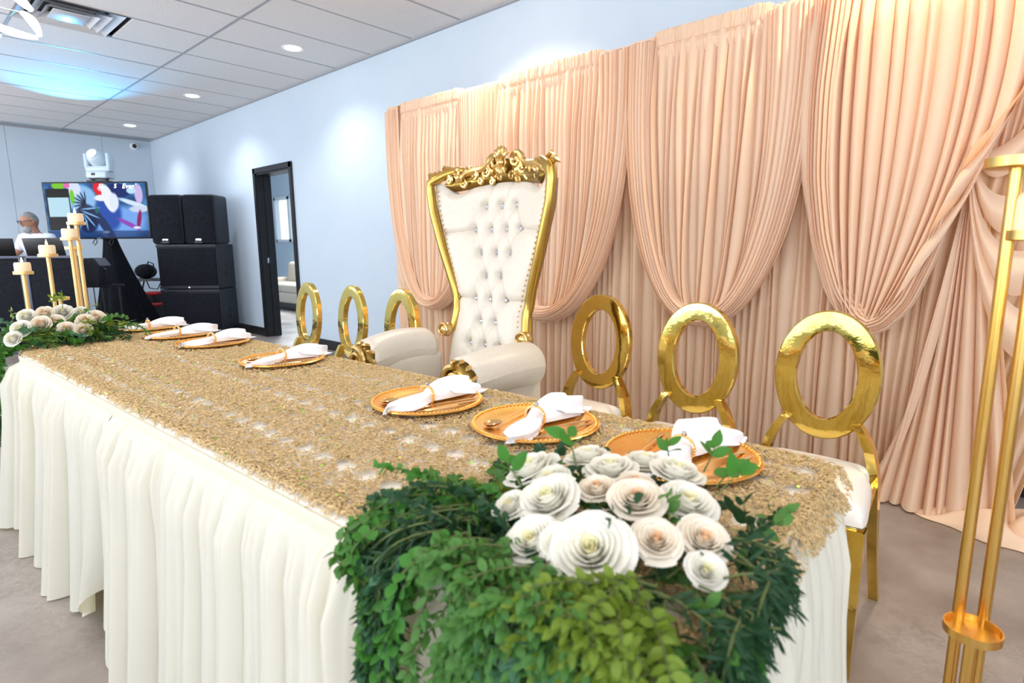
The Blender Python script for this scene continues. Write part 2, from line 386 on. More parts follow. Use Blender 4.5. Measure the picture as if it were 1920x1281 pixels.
def ceiling_vent():
    t = thing('ceiling_vent', 'square white metal air diffuser set in the ceiling tiles', 'vent', (-5.96, 1.33, CH))
    def sq(h, z0, h2, z1, n=2):
        P = []
        for (hh, z) in ((h, z0), (h2, z1)):
            P.append([(hh*a, hh*b, z) for a, b in ((-1, -1), (1, -1), (1, 1), (-1, 1))])
        m = MB(); V = P[0]+P[1]; F = [(i, (i+1) % 4, 4+(i+1) % 4, 4+i) for i in range(4)]
        return m.add(V, F)
    MB().box((0, 0, 0.055), (0.6, 0.6, 0.01)).build('back_box', M['darkhole'], t, False)
    for i, (a, b) in enumerate(((0.318, 0.24), (0.245, 0.17), (0.175, 0.115))):
        m = sq(a, -0.012-0.004*i, b, 0.03); m.add([tuple(np.array(v)+[0, 0, 0.003]) for v in m.v[0]], [tuple(f[::-1]) for f in m.f[:4]])
        m.build('louvre', M['whitemetal'], t, False)
    MB().box((0, 0, -0.012), (0.24, 0.24, 0.012), 0.004).build('centre_plate', M['whitemetal'], t)
    MB().tube([(0.32*math.cos(a), 0.32*math.sin(a), -0.005) for a in (PI/4, 3*PI/4, 5*PI/4, 7*PI/4)], 0.001, 4, True)
ceiling_vent()
def downlights():
    names = {(3): 'largest of the three lit downlights in view, nearest the drapes', (4): 'lit round ceiling downlight beside the blue light splash', (5): 'small lit ceiling downlight nearest the far corner'}
    for iy, ly in enumerate(LAMP_Y[:1]):
        for ix, lx in enumerate(LAMP_X):
            lab = names.get(ix)
            t = thing('downlight', lab or 'lit recessed ceiling downlight above the '+('right end', 'right half', 'left half')[ix]+' of the peach drapes', 'ceiling light', (lx, ly, CH), 0, 'recessed ceiling downlights')
            MB().lathe([(0.072, -0.004), (0.098, -0.006), (0.102, 0.0)], 32).build('trim_ring', M['frame_white'], t)
            MB().lathe([(0.0005, -0.012), (0.055, -0.010), (0.074, -0.004)], 32).build('lens', M['lamp'], t)
downlights()
def pendant():
    t = thing('pendant_lamp', 'bright pendant lamp of glowing curved ribbons at the top left', 'ceiling light', (-4.02, 0.44, CH))
    MB().lathe([(0.001, -0.03), (0.06, -0.03), (0.065, 0.0)], 24).build('canopy', M['chrome'], t)
    MB().tube([(0, 0, -0.03), (0, 0, -0.62)], 0.004, 6).build('cord', M['chrome'], t)
    def rib(pts, r0):
        P = np.array(pts)-np.array([-4.02, 0.44, CH]); n = 14
        out = []; rr = []
        for i in range(n):
            s = i/(n-1); a = (1-s)**2*P[0]+2*s*(1-s)*P[1]+s*s*P[2]; out.append(a); rr.append(r0*(0.35+0.65*math.sin(PI*min(1, s*0.9+0.05))))
        MB().tube(out, rr, 10).build('light_ribbon', M['pendant'], t)
    rib([(-3.84, 0.575, 2.52), (-3.77, 0.64, 2.40), (-3.722, 0.684, 2.34)], 0.024)
    rib([(-3.76, 0.65, 2.33), (-3.72, 0.69, 2.30), (-3.70, 0.70, 2.222)], 0.020)
    rib([(-3.90, 0.52, 2.30), (-3.81, 0.60, 2.235), (-3.715, 0.69, 2.215)], 0.018)
    rib([(-4.02, 0.40, 2.45), (-4.10, 0.36, 2.36), (-4.02, 0.44, 2.24)], 0.02)
    rib([(-4.05, 0.52, 2.50), (-3.96, 0.60, 2.42), (-3.93, 0.52, 2.30)], 0.02)
    rib([(-4.16, 0.40, 2.44), (-4.20, 0.50, 2.36), (-4.05, 0.60, 2.28)], 0.02)
    MB().lathe([(0.001, -0.70), (0.05, -0.68), (0.055, -0.62), (0.001, -0.60)], 20).build('hub', M['chrome'], t)
    m = MB()
    for q in ((-3.84, 0.575, 2.52), (-3.76, 0.65, 2.33), (-3.90, 0.52, 2.30), (-4.02, 0.40, 2.45), (-4.05, 0.52, 2.50), (-4.16, 0.40, 2.44)):
        m.tube([(0, 0, -0.64), np.array(q)-np.array([-4.02, 0.44, CH])], 0.004, 5)
    m.build('arm', M['chrome'], t)
pendant()

# ================================================================== drapery
def drapes():
    y0 = 3.24; zt = 2.375
    x0, x1 = -4.24, 0.42
    T = thing('drape_backdrop', 'long peach satin drape backdrop with deep swags along the back wall', 'curtain', (0, 0, 0))
    # pipe and uprights
    m = MB(); m.tube([(x0-0.02, y0+0.02, zt-0.03), (x1+0.6, y0+0.02, zt-0.03)], 0.019, 12); m.build('top_pipe', M['whitemetal'], T)
    for x in (x0+0.02, -1.86, x1+0.58):
        m = MB(); m.tube([(x, y0+0.05, 0.01), (x, y0+0.05, zt-0.03)], 0.022, 10); m.box((x, y0+0.05, 0.006), (0.35, 0.3, 0.012), 0.003); m.build('upright', M['whitemetal'], T)
    # straight back panels hanging from a gathered rod pocket
    seams = [x0, -3.08, -1.857, -0.86, 0.42]
    zs = np.concatenate([[zt, zt-0.008, zt-0.02, zt-0.04, zt-0.055, zt-0.062, zt-0.07, zt-0.09], np.linspace(zt-0.14, 0.015, 26)])
    for k in range(4):
        a, b = seams[k], seams[k+1]
        n = int((b-a)/0.0045); s = np.linspace(a, b, n)
        F = folds(s, 11+k, 0.02, 0.075, 0.55); F2 = folds(s, 91+k, 0.012, 0.022, 0.9)
        X = np.zeros((n, len(zs), 3))
        for j, z in enumerate(zs):
            d = zt-z
            if d < 0.06: amp = 0.007*F2+0.006; yy = y0-0.018-amp+0.004*(1-math.sin(PI*min(1, d/0.06)))
            else:
                g = min(1, (d-0.06)/0.25); yy = y0-0.014-0.004*g-(0.007*F2*(1-g)+0.066*F*(0.35+0.65*g))
            if d < 0.006: yy = yy*0+y0-0.008
            pull = 0
            if k == 3 and z < 1.6: pull = 0
            X[:, j, 0] = s+0.008*np.sin(s*37+z*3.1)*min(1, d); X[:, j, 1] = yy; X[:, j, 2] = z
        if k == 3:   # the last panel is drawn in towards its left below the tie
            z = X[:, :, 2]; q = np.clip((1.6-z)/1.6, 0, 1)
            X[:, :, 0] = np.where(X[:, :, 0] > -0.5, -0.5+(X[:, :, 0]+0.5)*(1-0.42*q**0.8), X[:, :, 0])
        MB().grid(X).build('back_panel', M['drape'], T)
    # swags: pleats falling from the pipe and gathered at the low point of a U
    def swag(k, xa, xb, xc, zl, ya, seed, p=2.6, right_tie=None):
        W = max(xc-xa, xb-xc); n = int((xb-xa)/0.0042); m_ = 60
        a = np.linspace(-1, 1, n)
        Fo = folds(a*(xb-xa)/2, seed, 0.018, 0.07, 0.5)
        tt = np.linspace(0, 1, m_)
        X = np.zeros((n, m_, 3))
        for j, t in enumerate(tt):
            zz = zt+0.006-(zt-zl)*t
            s_ = max(0.0, 1-t**p)**(1/2.1)
            w = np.where(a < 0, xc-xa, xb-xc)
            ex = 0.35+0.65*np.abs(a)
            top = xc+a*w
            if right_tie:
                zz_r = zt+0.006-(zt-zl)*t
            x = xc+np.sign(a)*w*np.abs(a)*s_**ex
            # lower ends of inner pleats stop higher, so the V of the gather shows
            lift = (1-np.abs(a))*0.10*t**6
            sl = 0.014+0.068*Fo*(0.3+0.7*min(1, t*4))+0.05*t**2
            X[:, j, 0] = x+0.01*np.sin(a*23+t*5); X[:, j, 2] = zz+lift
            X[:, j, 1] = ya-sl
        X[:, 0, 1] = y0+0.0; X[:, 1, 1] = np.minimum(X[:, 1, 1], y0-0.03)
        MB().grid(X).build('swag', M['drape'], T)
        # bundle of nested folds running down one side, round the bottom and up the other
        nu, nv = 110, 90
        th = np.linspace(-1, 1, nu)      # -1 left top .. 0 low .. 1 right top
        Y = np.zeros((nu, nv, 3)); v = np.linspace(0, 1, nv)
        Fv = folds(v*0.4, seed+50, 0.018, 0.06, 0.5)
        for i, s in enumerate(th):
            wl = (xc-xa) if s < 0 else (xb-xc)
            ang = abs(s)*PI/2
            ux = math.sin(ang)**0.62 if s != 0 else 0
            # outer curve
            zo = zl+(zt-zl)*(abs(s)**1.75)
            so = max(0, 1-((zt-zo)/(zt-zl))**p)**(1/2.1)
            ox = xc+math.copysign(wl*so, s)
            topw = 0.26 if s > 0 else 0.17
            band = 0.11+(topw-0.11)*abs(s)**1.2
            nx = -math.copysign(1, s)*min(1, abs(s)*1.6)
            nz = max(0, 1-abs(s)*1.6)
            nrm = math.hypot(nx, nz); nx /= nrm; nz /= nrm
            Y[i, :, 0] = ox+nx*band*v
            Y[i, :, 2] = np.minimum(zo+nz*band*v+ (0.012 if abs(s) > 0.99 else 0), zt+0.014)
            bulge = np.sin(PI*np.clip(v*0.9+0.05, 0, 1))
            Y[i, :, 1] = ya-0.030-0.034*Fv-(0.035+0.045*(1-abs(s))**2)*bulge-0.05*(1-abs(s))
        Y[0, :, 1] = y0; Y[-1, :, 1] = y0
        MB().grid(Y, True).build('swag_fold', M['drape'], T)
        pocket(xa+0.15, xb-0.24, ya-0.012, seed+7)
    def pocket(xa, xb, yf, seed):
        n = int((xb-xa)/0.004); s = np.linspace(xa, xb, n); G = folds(s, seed, 0.010, 0.024, 0.7); G2 = folds(s, seed+1, 0.02, 0.05, 0.7)
        prof = [(0.0, 0.020), (0.010, 0.018), (0.018, 0.008), (0.016, -0.005), (0.020, -0.022), (0.022, -0.040), (0.016, -0.055), (0.004, -0.063), (0.000, -0.067), (0.010, -0.074), (0.012, -0.095), (-0.012, -0.13)]
        X = np.zeros((n, len(prof), 3)); EE = np.clip(np.minimum((s-xa)/0.05, (xb-s)/0.05), 0, 1)**0.5
        for j, (dy, dz) in enumerate(prof):
            X[:, j, 0] = s+0.003*np.sin(s*90+j); X[:, j, 1] = yf-0.010*EE-0.6*dy*EE-EE*(0.010*G+0.008*G2)*(0.3 if j in (7, 8) else 1); X[:, j, 2] = zt-0.022-0.012*(1-EE)+dz+0.006*G2*(j < 3)
        MB().grid(X).build('rod_pocket', M['drape'], T)
    swag(0, -4.24, -3.07, -3.63, 0.68, 3.165, 3)
    swag(1, -3.10, -1.83, -2.47, 0.68, 3.165, 5)
    swag(2, -1.88, -0.84, -1.345, 0.745, 3.15, 8)
    # the last swag is pinned to a tie point on its right
    tie = (-0.235, 1.59)
    n, m_ = 260, 60
    def panel4():
        xa, xc, zl = -0.88, -0.56, 0.76
        a = np.linspace(0, 1, n); Fo = folds(a*0.95, 21, 0.035, 0.10, 0.5)
        X = np.zeros((n, m_, 3))
        for i, q in enumerate(a):
            xt = xa+q*(0.02-xa)            # top along the pipe
            # bottom ends: left folds converge at the low point, right folds at the tie
            if q < 0.82:
                zb = zl+0.02+0.16*(q/0.82)**3; xb = xc-0.06+0.17*(q/0.82)**2
                bow = -0.02+0.10*q
            else:
                f = (q-0.82)/0.18; zb = 0.94+(1.58-0.94)*f**0.8; xb = -0.45+(tie[0]+0.45)*f**0.8; bow = 0.08*(1-f)
            for j in range(m_):
                t = j/(m_-1); x = xt+(xb-xt)*t**2.4*(1-0.15*(1-t))
                if q < 0.25: x -= 0.05*math.sin(PI*t)*(1-q*4)
                X[i, j] = (x+bow*math.sin(PI*t)*0.5, 3.15-0.014-0.085*Fo[i]*min(1, t*5+0.3)-0.05*t*t, zt+0.006+(zb-zt-0.006)*t)
        X[:, 0, 1] = y0
        MB().grid(X).build('swag', M['drape'], T)
        # U bundle from left top round the low point and up to the tie
        C = np.array([(-0.86, 2.38), (-0.885, 1.9), (-0.87, 1.5), (-0.82, 1.2), (-0.74, 0.96), (-0.64, 0.81), (-0.55, 0.765), (-0.46, 0.81), (-0.38, 0.92), (-0.32, 1.10), (-0.27, 1.36), (-0.235, 1.59)])
        tt = np.linspace(0, len(C)-1, 100); out = np.stack([np.interp(tt, range(len(C)), C[:, k]) for k in (0, 1)], 1)
        for _ in range(6): out[1:-1] = (out[:-2]+out[2:]+out[1:-1]*2)/4
        tg = np.gradient(out, axis=0); tg /= np.linalg.norm(tg, axis=1)[:, None]
        nr = np.stack([-tg[:, 1], tg[:, 0]], 1)
        bw = np.interp(np.linspace(0, 1, 100), [0, 0.35, 0.6, 0.8, 1], [0.14, 0.12, 0.10, 0.10, 0.012])
        v = np.linspace(0, 1, 60); Fv = folds(v*0.3, 77, 0.02, 0.06, 0.65)
        Y = np.zeros((100, 60, 3))
        for i in range(100):
            Y[i, :, 0] = out[i, 0]+nr[i, 0]*bw[i]*v; Y[i, :, 2] = out[i, 1]+nr[i, 1]*bw[i]*v
            g = bw[i]/0.12
            Y[i, :, 1] = 3.085-(0.04*Fv+0.04*np.sin(PI*v))*g
        Y[0, :, 1] = y0
        MB().grid(Y, True).build('swag_fold', M['drape'], T)
        # tail falling from the tie to the floor, spreading to the left
        n2 = 240; a = np.linspace(0, 1, n2); Fo = folds(a*1.0, 33, 0.06, 0.16, 0.6)
        X = np.zeros((n2, 50, 3))
        for i, q in enumerate(a):
            xb = -0.50+q*0.56
            for j in range(50):
                t = j/49; z = tie[1]+(0.01-tie[1])*t
                sp = t**(0.8 if q > 0.5 else 1.25)
                if q < 0.12: sp = t**2.2
                X[i, j] = (tie[0]+(xb-tie[0])*sp, 3.135-0.085*Fo[i]*min(1, t*1.6)-0.07*t**4, z)
        MB().grid(X).build('drape_tail', M['drape'], T)
        # cowl folds hanging right of the tie
        for c, (xa2, za, xb2, zb2, dep, wd) in enumerate(((-0.235, 1.60, 0.10, 2.1, 0.33, 0.14), (-0.235, 1.55, 0.16, 1.95, 0.60, 0.16), (-0.235, 1.50, 0.22, 1.8, 0.86, 0.18), (-0.235, 1.46, 0.30, 1.6, 1.12, 0.2))):
            n3 = 60; Y = np.zeros((n3, 16, 3))
            for i in range(n3):
                s = i/(n3-1); x = xa2+(xb2-xa2)*s; zc = za+(zb2-za)*s**1.3
                hang = dep*(4*s*(1-s))**0.8*0.62
                for j in range(16):
                    v = j/15; Y[i, j] = (x, 3.11-0.05*math.sin(PI*v)*math.sin(PI*s)**0.5-0.012*c, zc-hang+wd*(v-0.5)*math.sin(PI*min(1, s+0.05))**0.7)
            MB().grid(Y).build('cowl_fold', M['drape'], T)
        # upper flap going from tie up to the pipe on the right
        n4 = 200; a = np.linspace(0, 1, n4); Fo = folds(a*0.8, 44, 0.03, 0.08, 0.7); X = np.zeros((n4, 40, 3))
        for i, q in enumerate(a):
            for j in range(40):
                t = j/39; X[i, j] = (tie[0]+0.01+q*0.30+(q*0.38-0.04)*(1-t)**0.8*1.0*(1 if q > 0.0 else 1), 3.165-0.04*Fo[i]*min(1, 0.3+t), zt+0.006+((1.57+0.34*q-0.5*q*(1-q))-zt)*t)
        X[:, 0, 1] = y0
        MB().grid(X).build('swag', M['drape'], T)
    panel4()
    # cascade at the left end
    nz = 120; nx = 26; X = np.zeros((nx, nz, 3)); zz = np.linspace(zt, 0.02, nz)
    for i in range(nx):
        for j, z in enumerate(zz):
            q = i/(nx-1); sc = 0.03*abs(math.sin((z+q*0.25)*PI/0.19))**0.6*math.sin(PI*q)*(1 if 0.7 < z < 1.75 else 0.15)
            taper = 1-0.25*math.exp(-((z-1.7)/0.5)**2)
            X[i, j] = (x0+0.03+0.15*q*taper+0.02*math.sin(z*1.3)+(2.37-z)*0.03, 3.13-0.02-sc-0.012*math.sin(q*19)**2*(1 if z > 1.75 or z < 0.7 else 0.3), z)
    X[:, 0, 1] = y0
    MB().grid(X).build('drape_tail', M['drape'], T)
    # cloth puddled on the floor at the right end
    nu, nv = 170, 60; X = np.zeros((nu, nv, 3))
    for i in range(nu):
        u = i/(nu-1); x = -0.32+u*1.05
        for j in range(nv):
            v = j/(nv-1); y = 3.22-v*(0.20+0.16*math.sin(PI*min(1, u*1.15))+0.012*math.sin(u*30))
            h = 0.105*math.sin(PI*min(1, v*0.96+0.04))**0.6*(0.25+0.75*abs(math.sin(v*8+2.5*math.sin(u*7)+u*9+1.3*math.sin(v*7+u*15)))**0.8)*min(1, u*6+0.15)
            h *= 0.7+0.3*math.sin(u*17+v*4)
            X[i, j] = (x+0.02*math.sin(v*9), y, 0.004+max(0, h))
    MB().grid(X, True).build('puddled_hem', M['drape'], T)
    # short hem roll along the floor left of the puddle
    nu, nv = 120, 14; X = np.zeros((nu, nv, 3))
    for i in range(nu):
        u = i/(nu-1)
        for j in range(nv):
            a = PI*j/(nv-1); X[i, j] = (-0.52+0.34*u, 3.13-0.035*u+0.035*math.cos(a)-0.02*math.sin(u*9), 0.003+0.028*math.sin(a)*(0.7+0.3*math.sin(u*23)))
    MB().grid(X).build('puddled_hem', M['drape'], T)
drapes()

# ================================================================== head table
TB = dict(xr=-0.24, xl=-3.86, zt=0.757)
def edge_front(x): return 0.487+(x+0.24)*0.031
def edge_back(x): return 1.243+(x+0.24)*0.026
def perim(n):
    """rounded outline of the table, from the front right corner clockwise as seen from above"""
    rs = (0.12, 0.09, 0.09, 0.13)
    c = [(TB['xr'], edge_front(TB['xr'])), (-3.27, edge_front(-3.27)), (-3.90, edge_back(-3.90)), (TB['xr'], edge_back(TB['xr']))]
    P = []
    for i in range(4):
        r = rs[i]; p = np.array(c[i]); a = np.array(c[i-1])-p; b = np.array(c[(i+1) % 4])-p
        a = a/np.linalg.norm(a); b = b/np.linalg.norm(b)
        for t in np.linspace(0, 1, 9): P.append((1-t)**2*(p+a*r)+2*t*(1-t)*p+t*t*(p+b*r))
    P = np.array(P+[P[0]]); d = np.r_[0, np.cumsum(np.linalg.norm(np.diff(P, axis=0), axis=1))]
    s = np.linspace(0, d[-1], n, endpoint=False)
    return np.stack([np.interp(s, d, P[:, 0]), np.interp(s, d, P[:, 1])], 1), s, d[-1]
def table():
    zt = TB['zt']
    for k, (xa, xb) in enumerate(((-2.03, -0.27), (-3.30, -2.05))):
        t = thing('folding_table', ('right' if k == 0 else 'left')+' folding banquet table hidden under the cloth and skirt', 'table', ((xa+xb)/2, 0.83, 0))
        MB().box((0, 0, zt-0.03), (xb-xa, 0.70, 0.036), 0.01).build('tabletop', M['frame_white'], t)
        for sx in (-1, 1):
            for sy in (-1, 1): MB().tube([(sx*(xb-xa)*0.38, sy*0.28, 0.0), (sx*(xb-xa)*0.38, sy*0.28, zt-0.045)], 0.013, 8).build('leg', M['greyplastic'], t)
            MB().tube([(sx*(xb-xa)*0.38, -0.28, 0.2), (sx*(xb-xa)*0.38, 0.28, 0.2)], 0.010, 8).build('cross_bar', M['greyplastic'], t)
    # white cover on the tabletop
    P, s, L = perim(400); c = P.mean(0); m = MB()
    V = []; rings = [(0.0, 0), (0.5, 0), (1.0, 0)]
    ctr = np.array([[q[0], 0.86+(q[0])*0.0] for q in P]); ctr[:, 1] = (edge_front(P[:, 0])+edge_back(P[:, 0]))/2; ctr[:, 0] = np.clip(P[:, 0], -3.2, TB['xr']-0.35)
    X = np.zeros((400, 7, 3))
    for j, (f, dz, off) in enumerate(((0, 0, 0), (0.5, 0, 0), (0.93, 0, 0), (0.985, -0.001, 0), (1, -0.006, 0.004), (1, -0.018, 0.007), (1, -0.045, 0.006))):
        q = ctr+(P-ctr)*f; d = (P-ctr); d /= np.linalg.norm(d, axis=1)[:, None]
        X[:, j, :2] = q+d*off; X[:, j, 2] = zt+dz
    tag(MB().grid(X, False, True).build('tablecloth', M['white_cloth']), 'plain white cloth covering the long head table under the gold lace', 'tablecloth')
    # pleated skirt, clipped on in two runs
    N = 3000; P, s, L = perim(N)
    T = np.roll(P, -1, 0)-np.roll(P, 1, 0); T /= np.linalg.norm(T, axis=1)[:, None]; Nn = np.stack([T[:, 1], -T[:, 0]], 1)
    if np.dot(Nn[5], P[5]-P.mean(0)) < 0: Nn = -Nn
    f_top = folds(s, 5, 0.018, 0.05, 0.8); f_mid = folds(s, 6, 0.035, 0.10, 0.5); f_low = folds(s+0.02*np.sin(s*5), 9, 0.09, 0.20, 0.6)
    zs = np.array([0, 0.012, 0.024, 0.032, 0.05, 0.08, 0.12, 0.17, 0.23, 0.30, 0.37, 0.44, 0.51, 0.58, 0.65, 0.70, 0.748])
    xs = P[:, 0]; front = P[:, 1] < 0.7
    seam = -1.955
    k_seam = int(np.argmin(np.where(front, np.abs(xs-seam), 9)))
    k_back = int(np.argmin(np.where(~front, np.abs(xs-seam), 9)))
    ds = np.abs(s-s[k_seam])
    X = np.zeros((N, len(zs), 3))
    for j, d in enumerate(zs):
        g = d/0.748
        off = 0.012+0.004*f_top*min(1, d/0.05)+(0.050*f_mid*min(1, d*8)+0.014*f_top*math.exp(-((d-0.10)/0.1)**2))+0.060*f_low*g**1.1+0.040*g+0.015*f_mid*g
        off = off-np.where(P[:, 0] > TB['xr']-0.15, 0.030*f_mid*min(1, d*8)+0.012*g, 0)
        off = off-0.03*np.exp(-(ds/0.05)**2)*g
        if d <= 0.024: off = 0.012+0*off+0.002*np.sin(d*130)
        elif d < 0.035: off = 0.010+0.004*f_top
        hem = 0.03*np.exp(-((ds-0.02)/0.10)**2)*(g > 0.6)*(g-0.6)/0.4*5.0*1.1
        z = zt-0.004-d+np.where(d > 0.4, hem*0.9, 0)+0.012*np.sin(s*7)*g**3
        X[:, j, :2] = P+Nn*off[:, None]; X[:, j, 2] = np.maximum(z, 0.004)
    # the run right of the seam parts open towards the hem
    g = (zs/0.748)[None, :]
    shift = 0.10*np.exp(-(ds/0.22)**2)[:, None]*np.clip(g-0.35, 0, 1)
    side = np.where(np.arange(N) < k_seam, 1.0, -1.0)[:, None]
    X[:, :, 0] += np.where(front[:, None], side*shift, 0)
    def run(idx, label):
        o = MB().grid(X[idx]).build('table_skirt', M['skirt']); tag(o, label, 'table skirt', 'cream pleated table skirts'); return o
    run(np.r_[np.arange(k_back, N), np.arange(0, k_seam+1)], 'cream pleated skirt round the near half of the head table')
    run(np.arange(k_seam+1, k_back+1), 'cream pleated skirt round the far half of the head table')
table()

def lace():
    """open crochet overlay: tens of thousands of curled yarn loops, plus sequins"""
    zt = TB['zt']+0.003
    r = np.random.RandomState(3)
    T = thing('lace_overlay', 'champagne gold crochet lace overlay with green sequins on the head table', 'tablecloth', (0, 0, 0))
    def sample(n):
        # density falls with distance from the near end
        u = r.uniform(0, 1, n); x = TB['xr']+0.035-(TB['xl']*-1-0.24+0.02)*u**1.35
        v = r.uniform(0, 1, n); y = edge_front(x)-0.001+(edge_back(x)-edge_front(x)+0.006)*v
        return x, y, u
    n = 60000; x, y, u = sample(n)
    # scalloped fan holes laid out in rows along the table
    row = ((y-0.45)/0.095); k = np.floor(row); fy = row-k
    fx = (x/0.078+0.5*(k % 2)+0.3*np.sin(y*9)) % 1
    hole = ((fx-0.5)/0.33)**2+((fy-0.5)/0.24)**2 < 1
    hole &= (np.sin(k*2.1) > -0.75)
    near_edge = (y < edge_front(x)+0.06) | (y > edge_back(x)-0.05)
    keep = ~(hole & ~near_edge & (r.uniform(0, 1, n) < 0.93))
    x, y, u = x[keep], y[keep], u[keep]; n = len(x)
    # round the corners off
    def ok(x, y):
        endx = -3.27-0.63*(y-0.39)/0.76
        cx = np.minimum(np.abs(x-TB['xr']-0.035), np.abs(x-TB['xl'])); cy = np.minimum(np.abs(y-edge_front(x)), np.abs(y-edge_back(x)-0.02))
        return (x > endx+0.01) & ~((cx < 0.12) & (cy < 0.12) & ((0.12-cx)**2+(0.12-cy)**2 > 0.12**2))
    q = ok(x, y); x, y, u = x[q], y[q], u[q]; n = len(x)
    rad = r.uniform(0.0030, 0.0064, n)*(1+0.35*u); a0 = r.uniform(0, 2*PI, n); sweep = r.uniform(2.2, 5.2, n)*np.where(r.uniform(0, 1, n) < .5, 1, -1)
    w = r.uniform(0.0006, 0.0010, n)*(1+0.7*u); hz = r.uniform(0.0, 0.006, n); tilt = r.uniform(-0.3, 0.3, (n, 2))
    K = 6; V = np.zeros((n, K, 3, 3))
    for i in range(K):
        a = a0+sweep*i/(K-1); c, s = np.cos(a), np.sin(a)
        px = rad*c; py = rad*s
        pz = hz+0.0025*np.sin(PI*i/(K-1))+tilt[:, 0]*px+tilt[:, 1]*py
        for j, (dr, dz) in enumerate(((-1, -0.6), (0, 1.1), (1, -0.6))):
            V[:, i, j, 0] = x+(rad+dr*w)*c; V[:, i, j, 1] = y+(rad+dr*w)*s; V[:, i, j, 2] = zt+0.002+pz+dz*w
    # overhang: lace drops a little over the right end
    over = np.clip(V[..., 0]-(TB['xr']+0.005), 0, 1); V[..., 2] -= over*1.1
    V[..., 2] -= np.clip(edge_front(V[..., 0])+0.006-V[..., 1], 0, 1)*1.0
    V = V.reshape(-1, 3)
    base = (np.arange(n)*K*3)[:, None]
    F = []
    for i in range(K-1):
        for j in range(2):
            a = i*3+j; F.append(base+np.array([[a, a+1, a+4, a+3]]))
    F = np.concatenate(F)
    me = bpy.data.meshes.new('crochet_net'); me.vertices.add(len(V)); me.vertices.foreach_set('co', V.ravel())
    me.loops.add(F.size); me.loops.foreach_set('vertex_index', F.ravel().astype(np.int32))
    me.polygons.add(len(F)); me.polygons.foreach_set('loop_start', (np.arange(len(F))*4).astype(np.int32)); me.polygons.foreach_set('loop_total', np.full(len(F), 4, np.int32))
    me.materials.append(M['lace']); me.update(); me.validate()
    link('crochet_net', me, T, kind='stuff')
    # border cord
    P, s, L = perim(600)
    c = P.mean(0); d = P-np.stack([np.clip(P[:, 0], -3.2, TB['xr']-.3), (edge_front(P[:, 0])+edge_back(P[:, 0]))/2], 1); d /= np.linalg.norm(d, axis=1)[:, None]
    for q, rr in ((0.004, 0.0035), (-0.006, 0.003), (-0.016, 0.003)):
        pts = [(P[i, 0]+d[i, 0]*q+0.003*math.sin(i*1.9), P[i, 1]+d[i, 1]*q+0.012+0.003*math.cos(i*2.3), zt+0.003+0.002*math.sin(i*2.7)) for i in range(0, 600, 1)]
        MB().tube(pts, rr, 4, True).build('border_cord', M['lace'], T)
    for name, mt, cnt, sz in (('sequin', M['sequin'], 900, 0.0028), ('sequin', M['sequin_gold'], 380, 0.0025)):
        x, y, u = sample(cnt); q = ok(x, y); x, y, u = x[q], y[q], u[q]; m = MB()
        for i in range(len(x)):
            R3 = Euler((r.uniform(-.6, .6), r.uniform(-.6, .6), r.uniform(0, 3))).to_matrix().to_4x4()
            s_ = sz*(1+0.8*u[i])
            m.add([(s_*math.cos(a), s_*math.sin(a), 0) for a in np.arange(6)*PI/3], [tuple(range(6))], Matrix.Translation((x[i], y[i], zt+0.009-(max(0, x[i]-TB['xr'])*1.1))) @ R3)
        m.build(name, mt, T, False, kind='stuff')
lace()

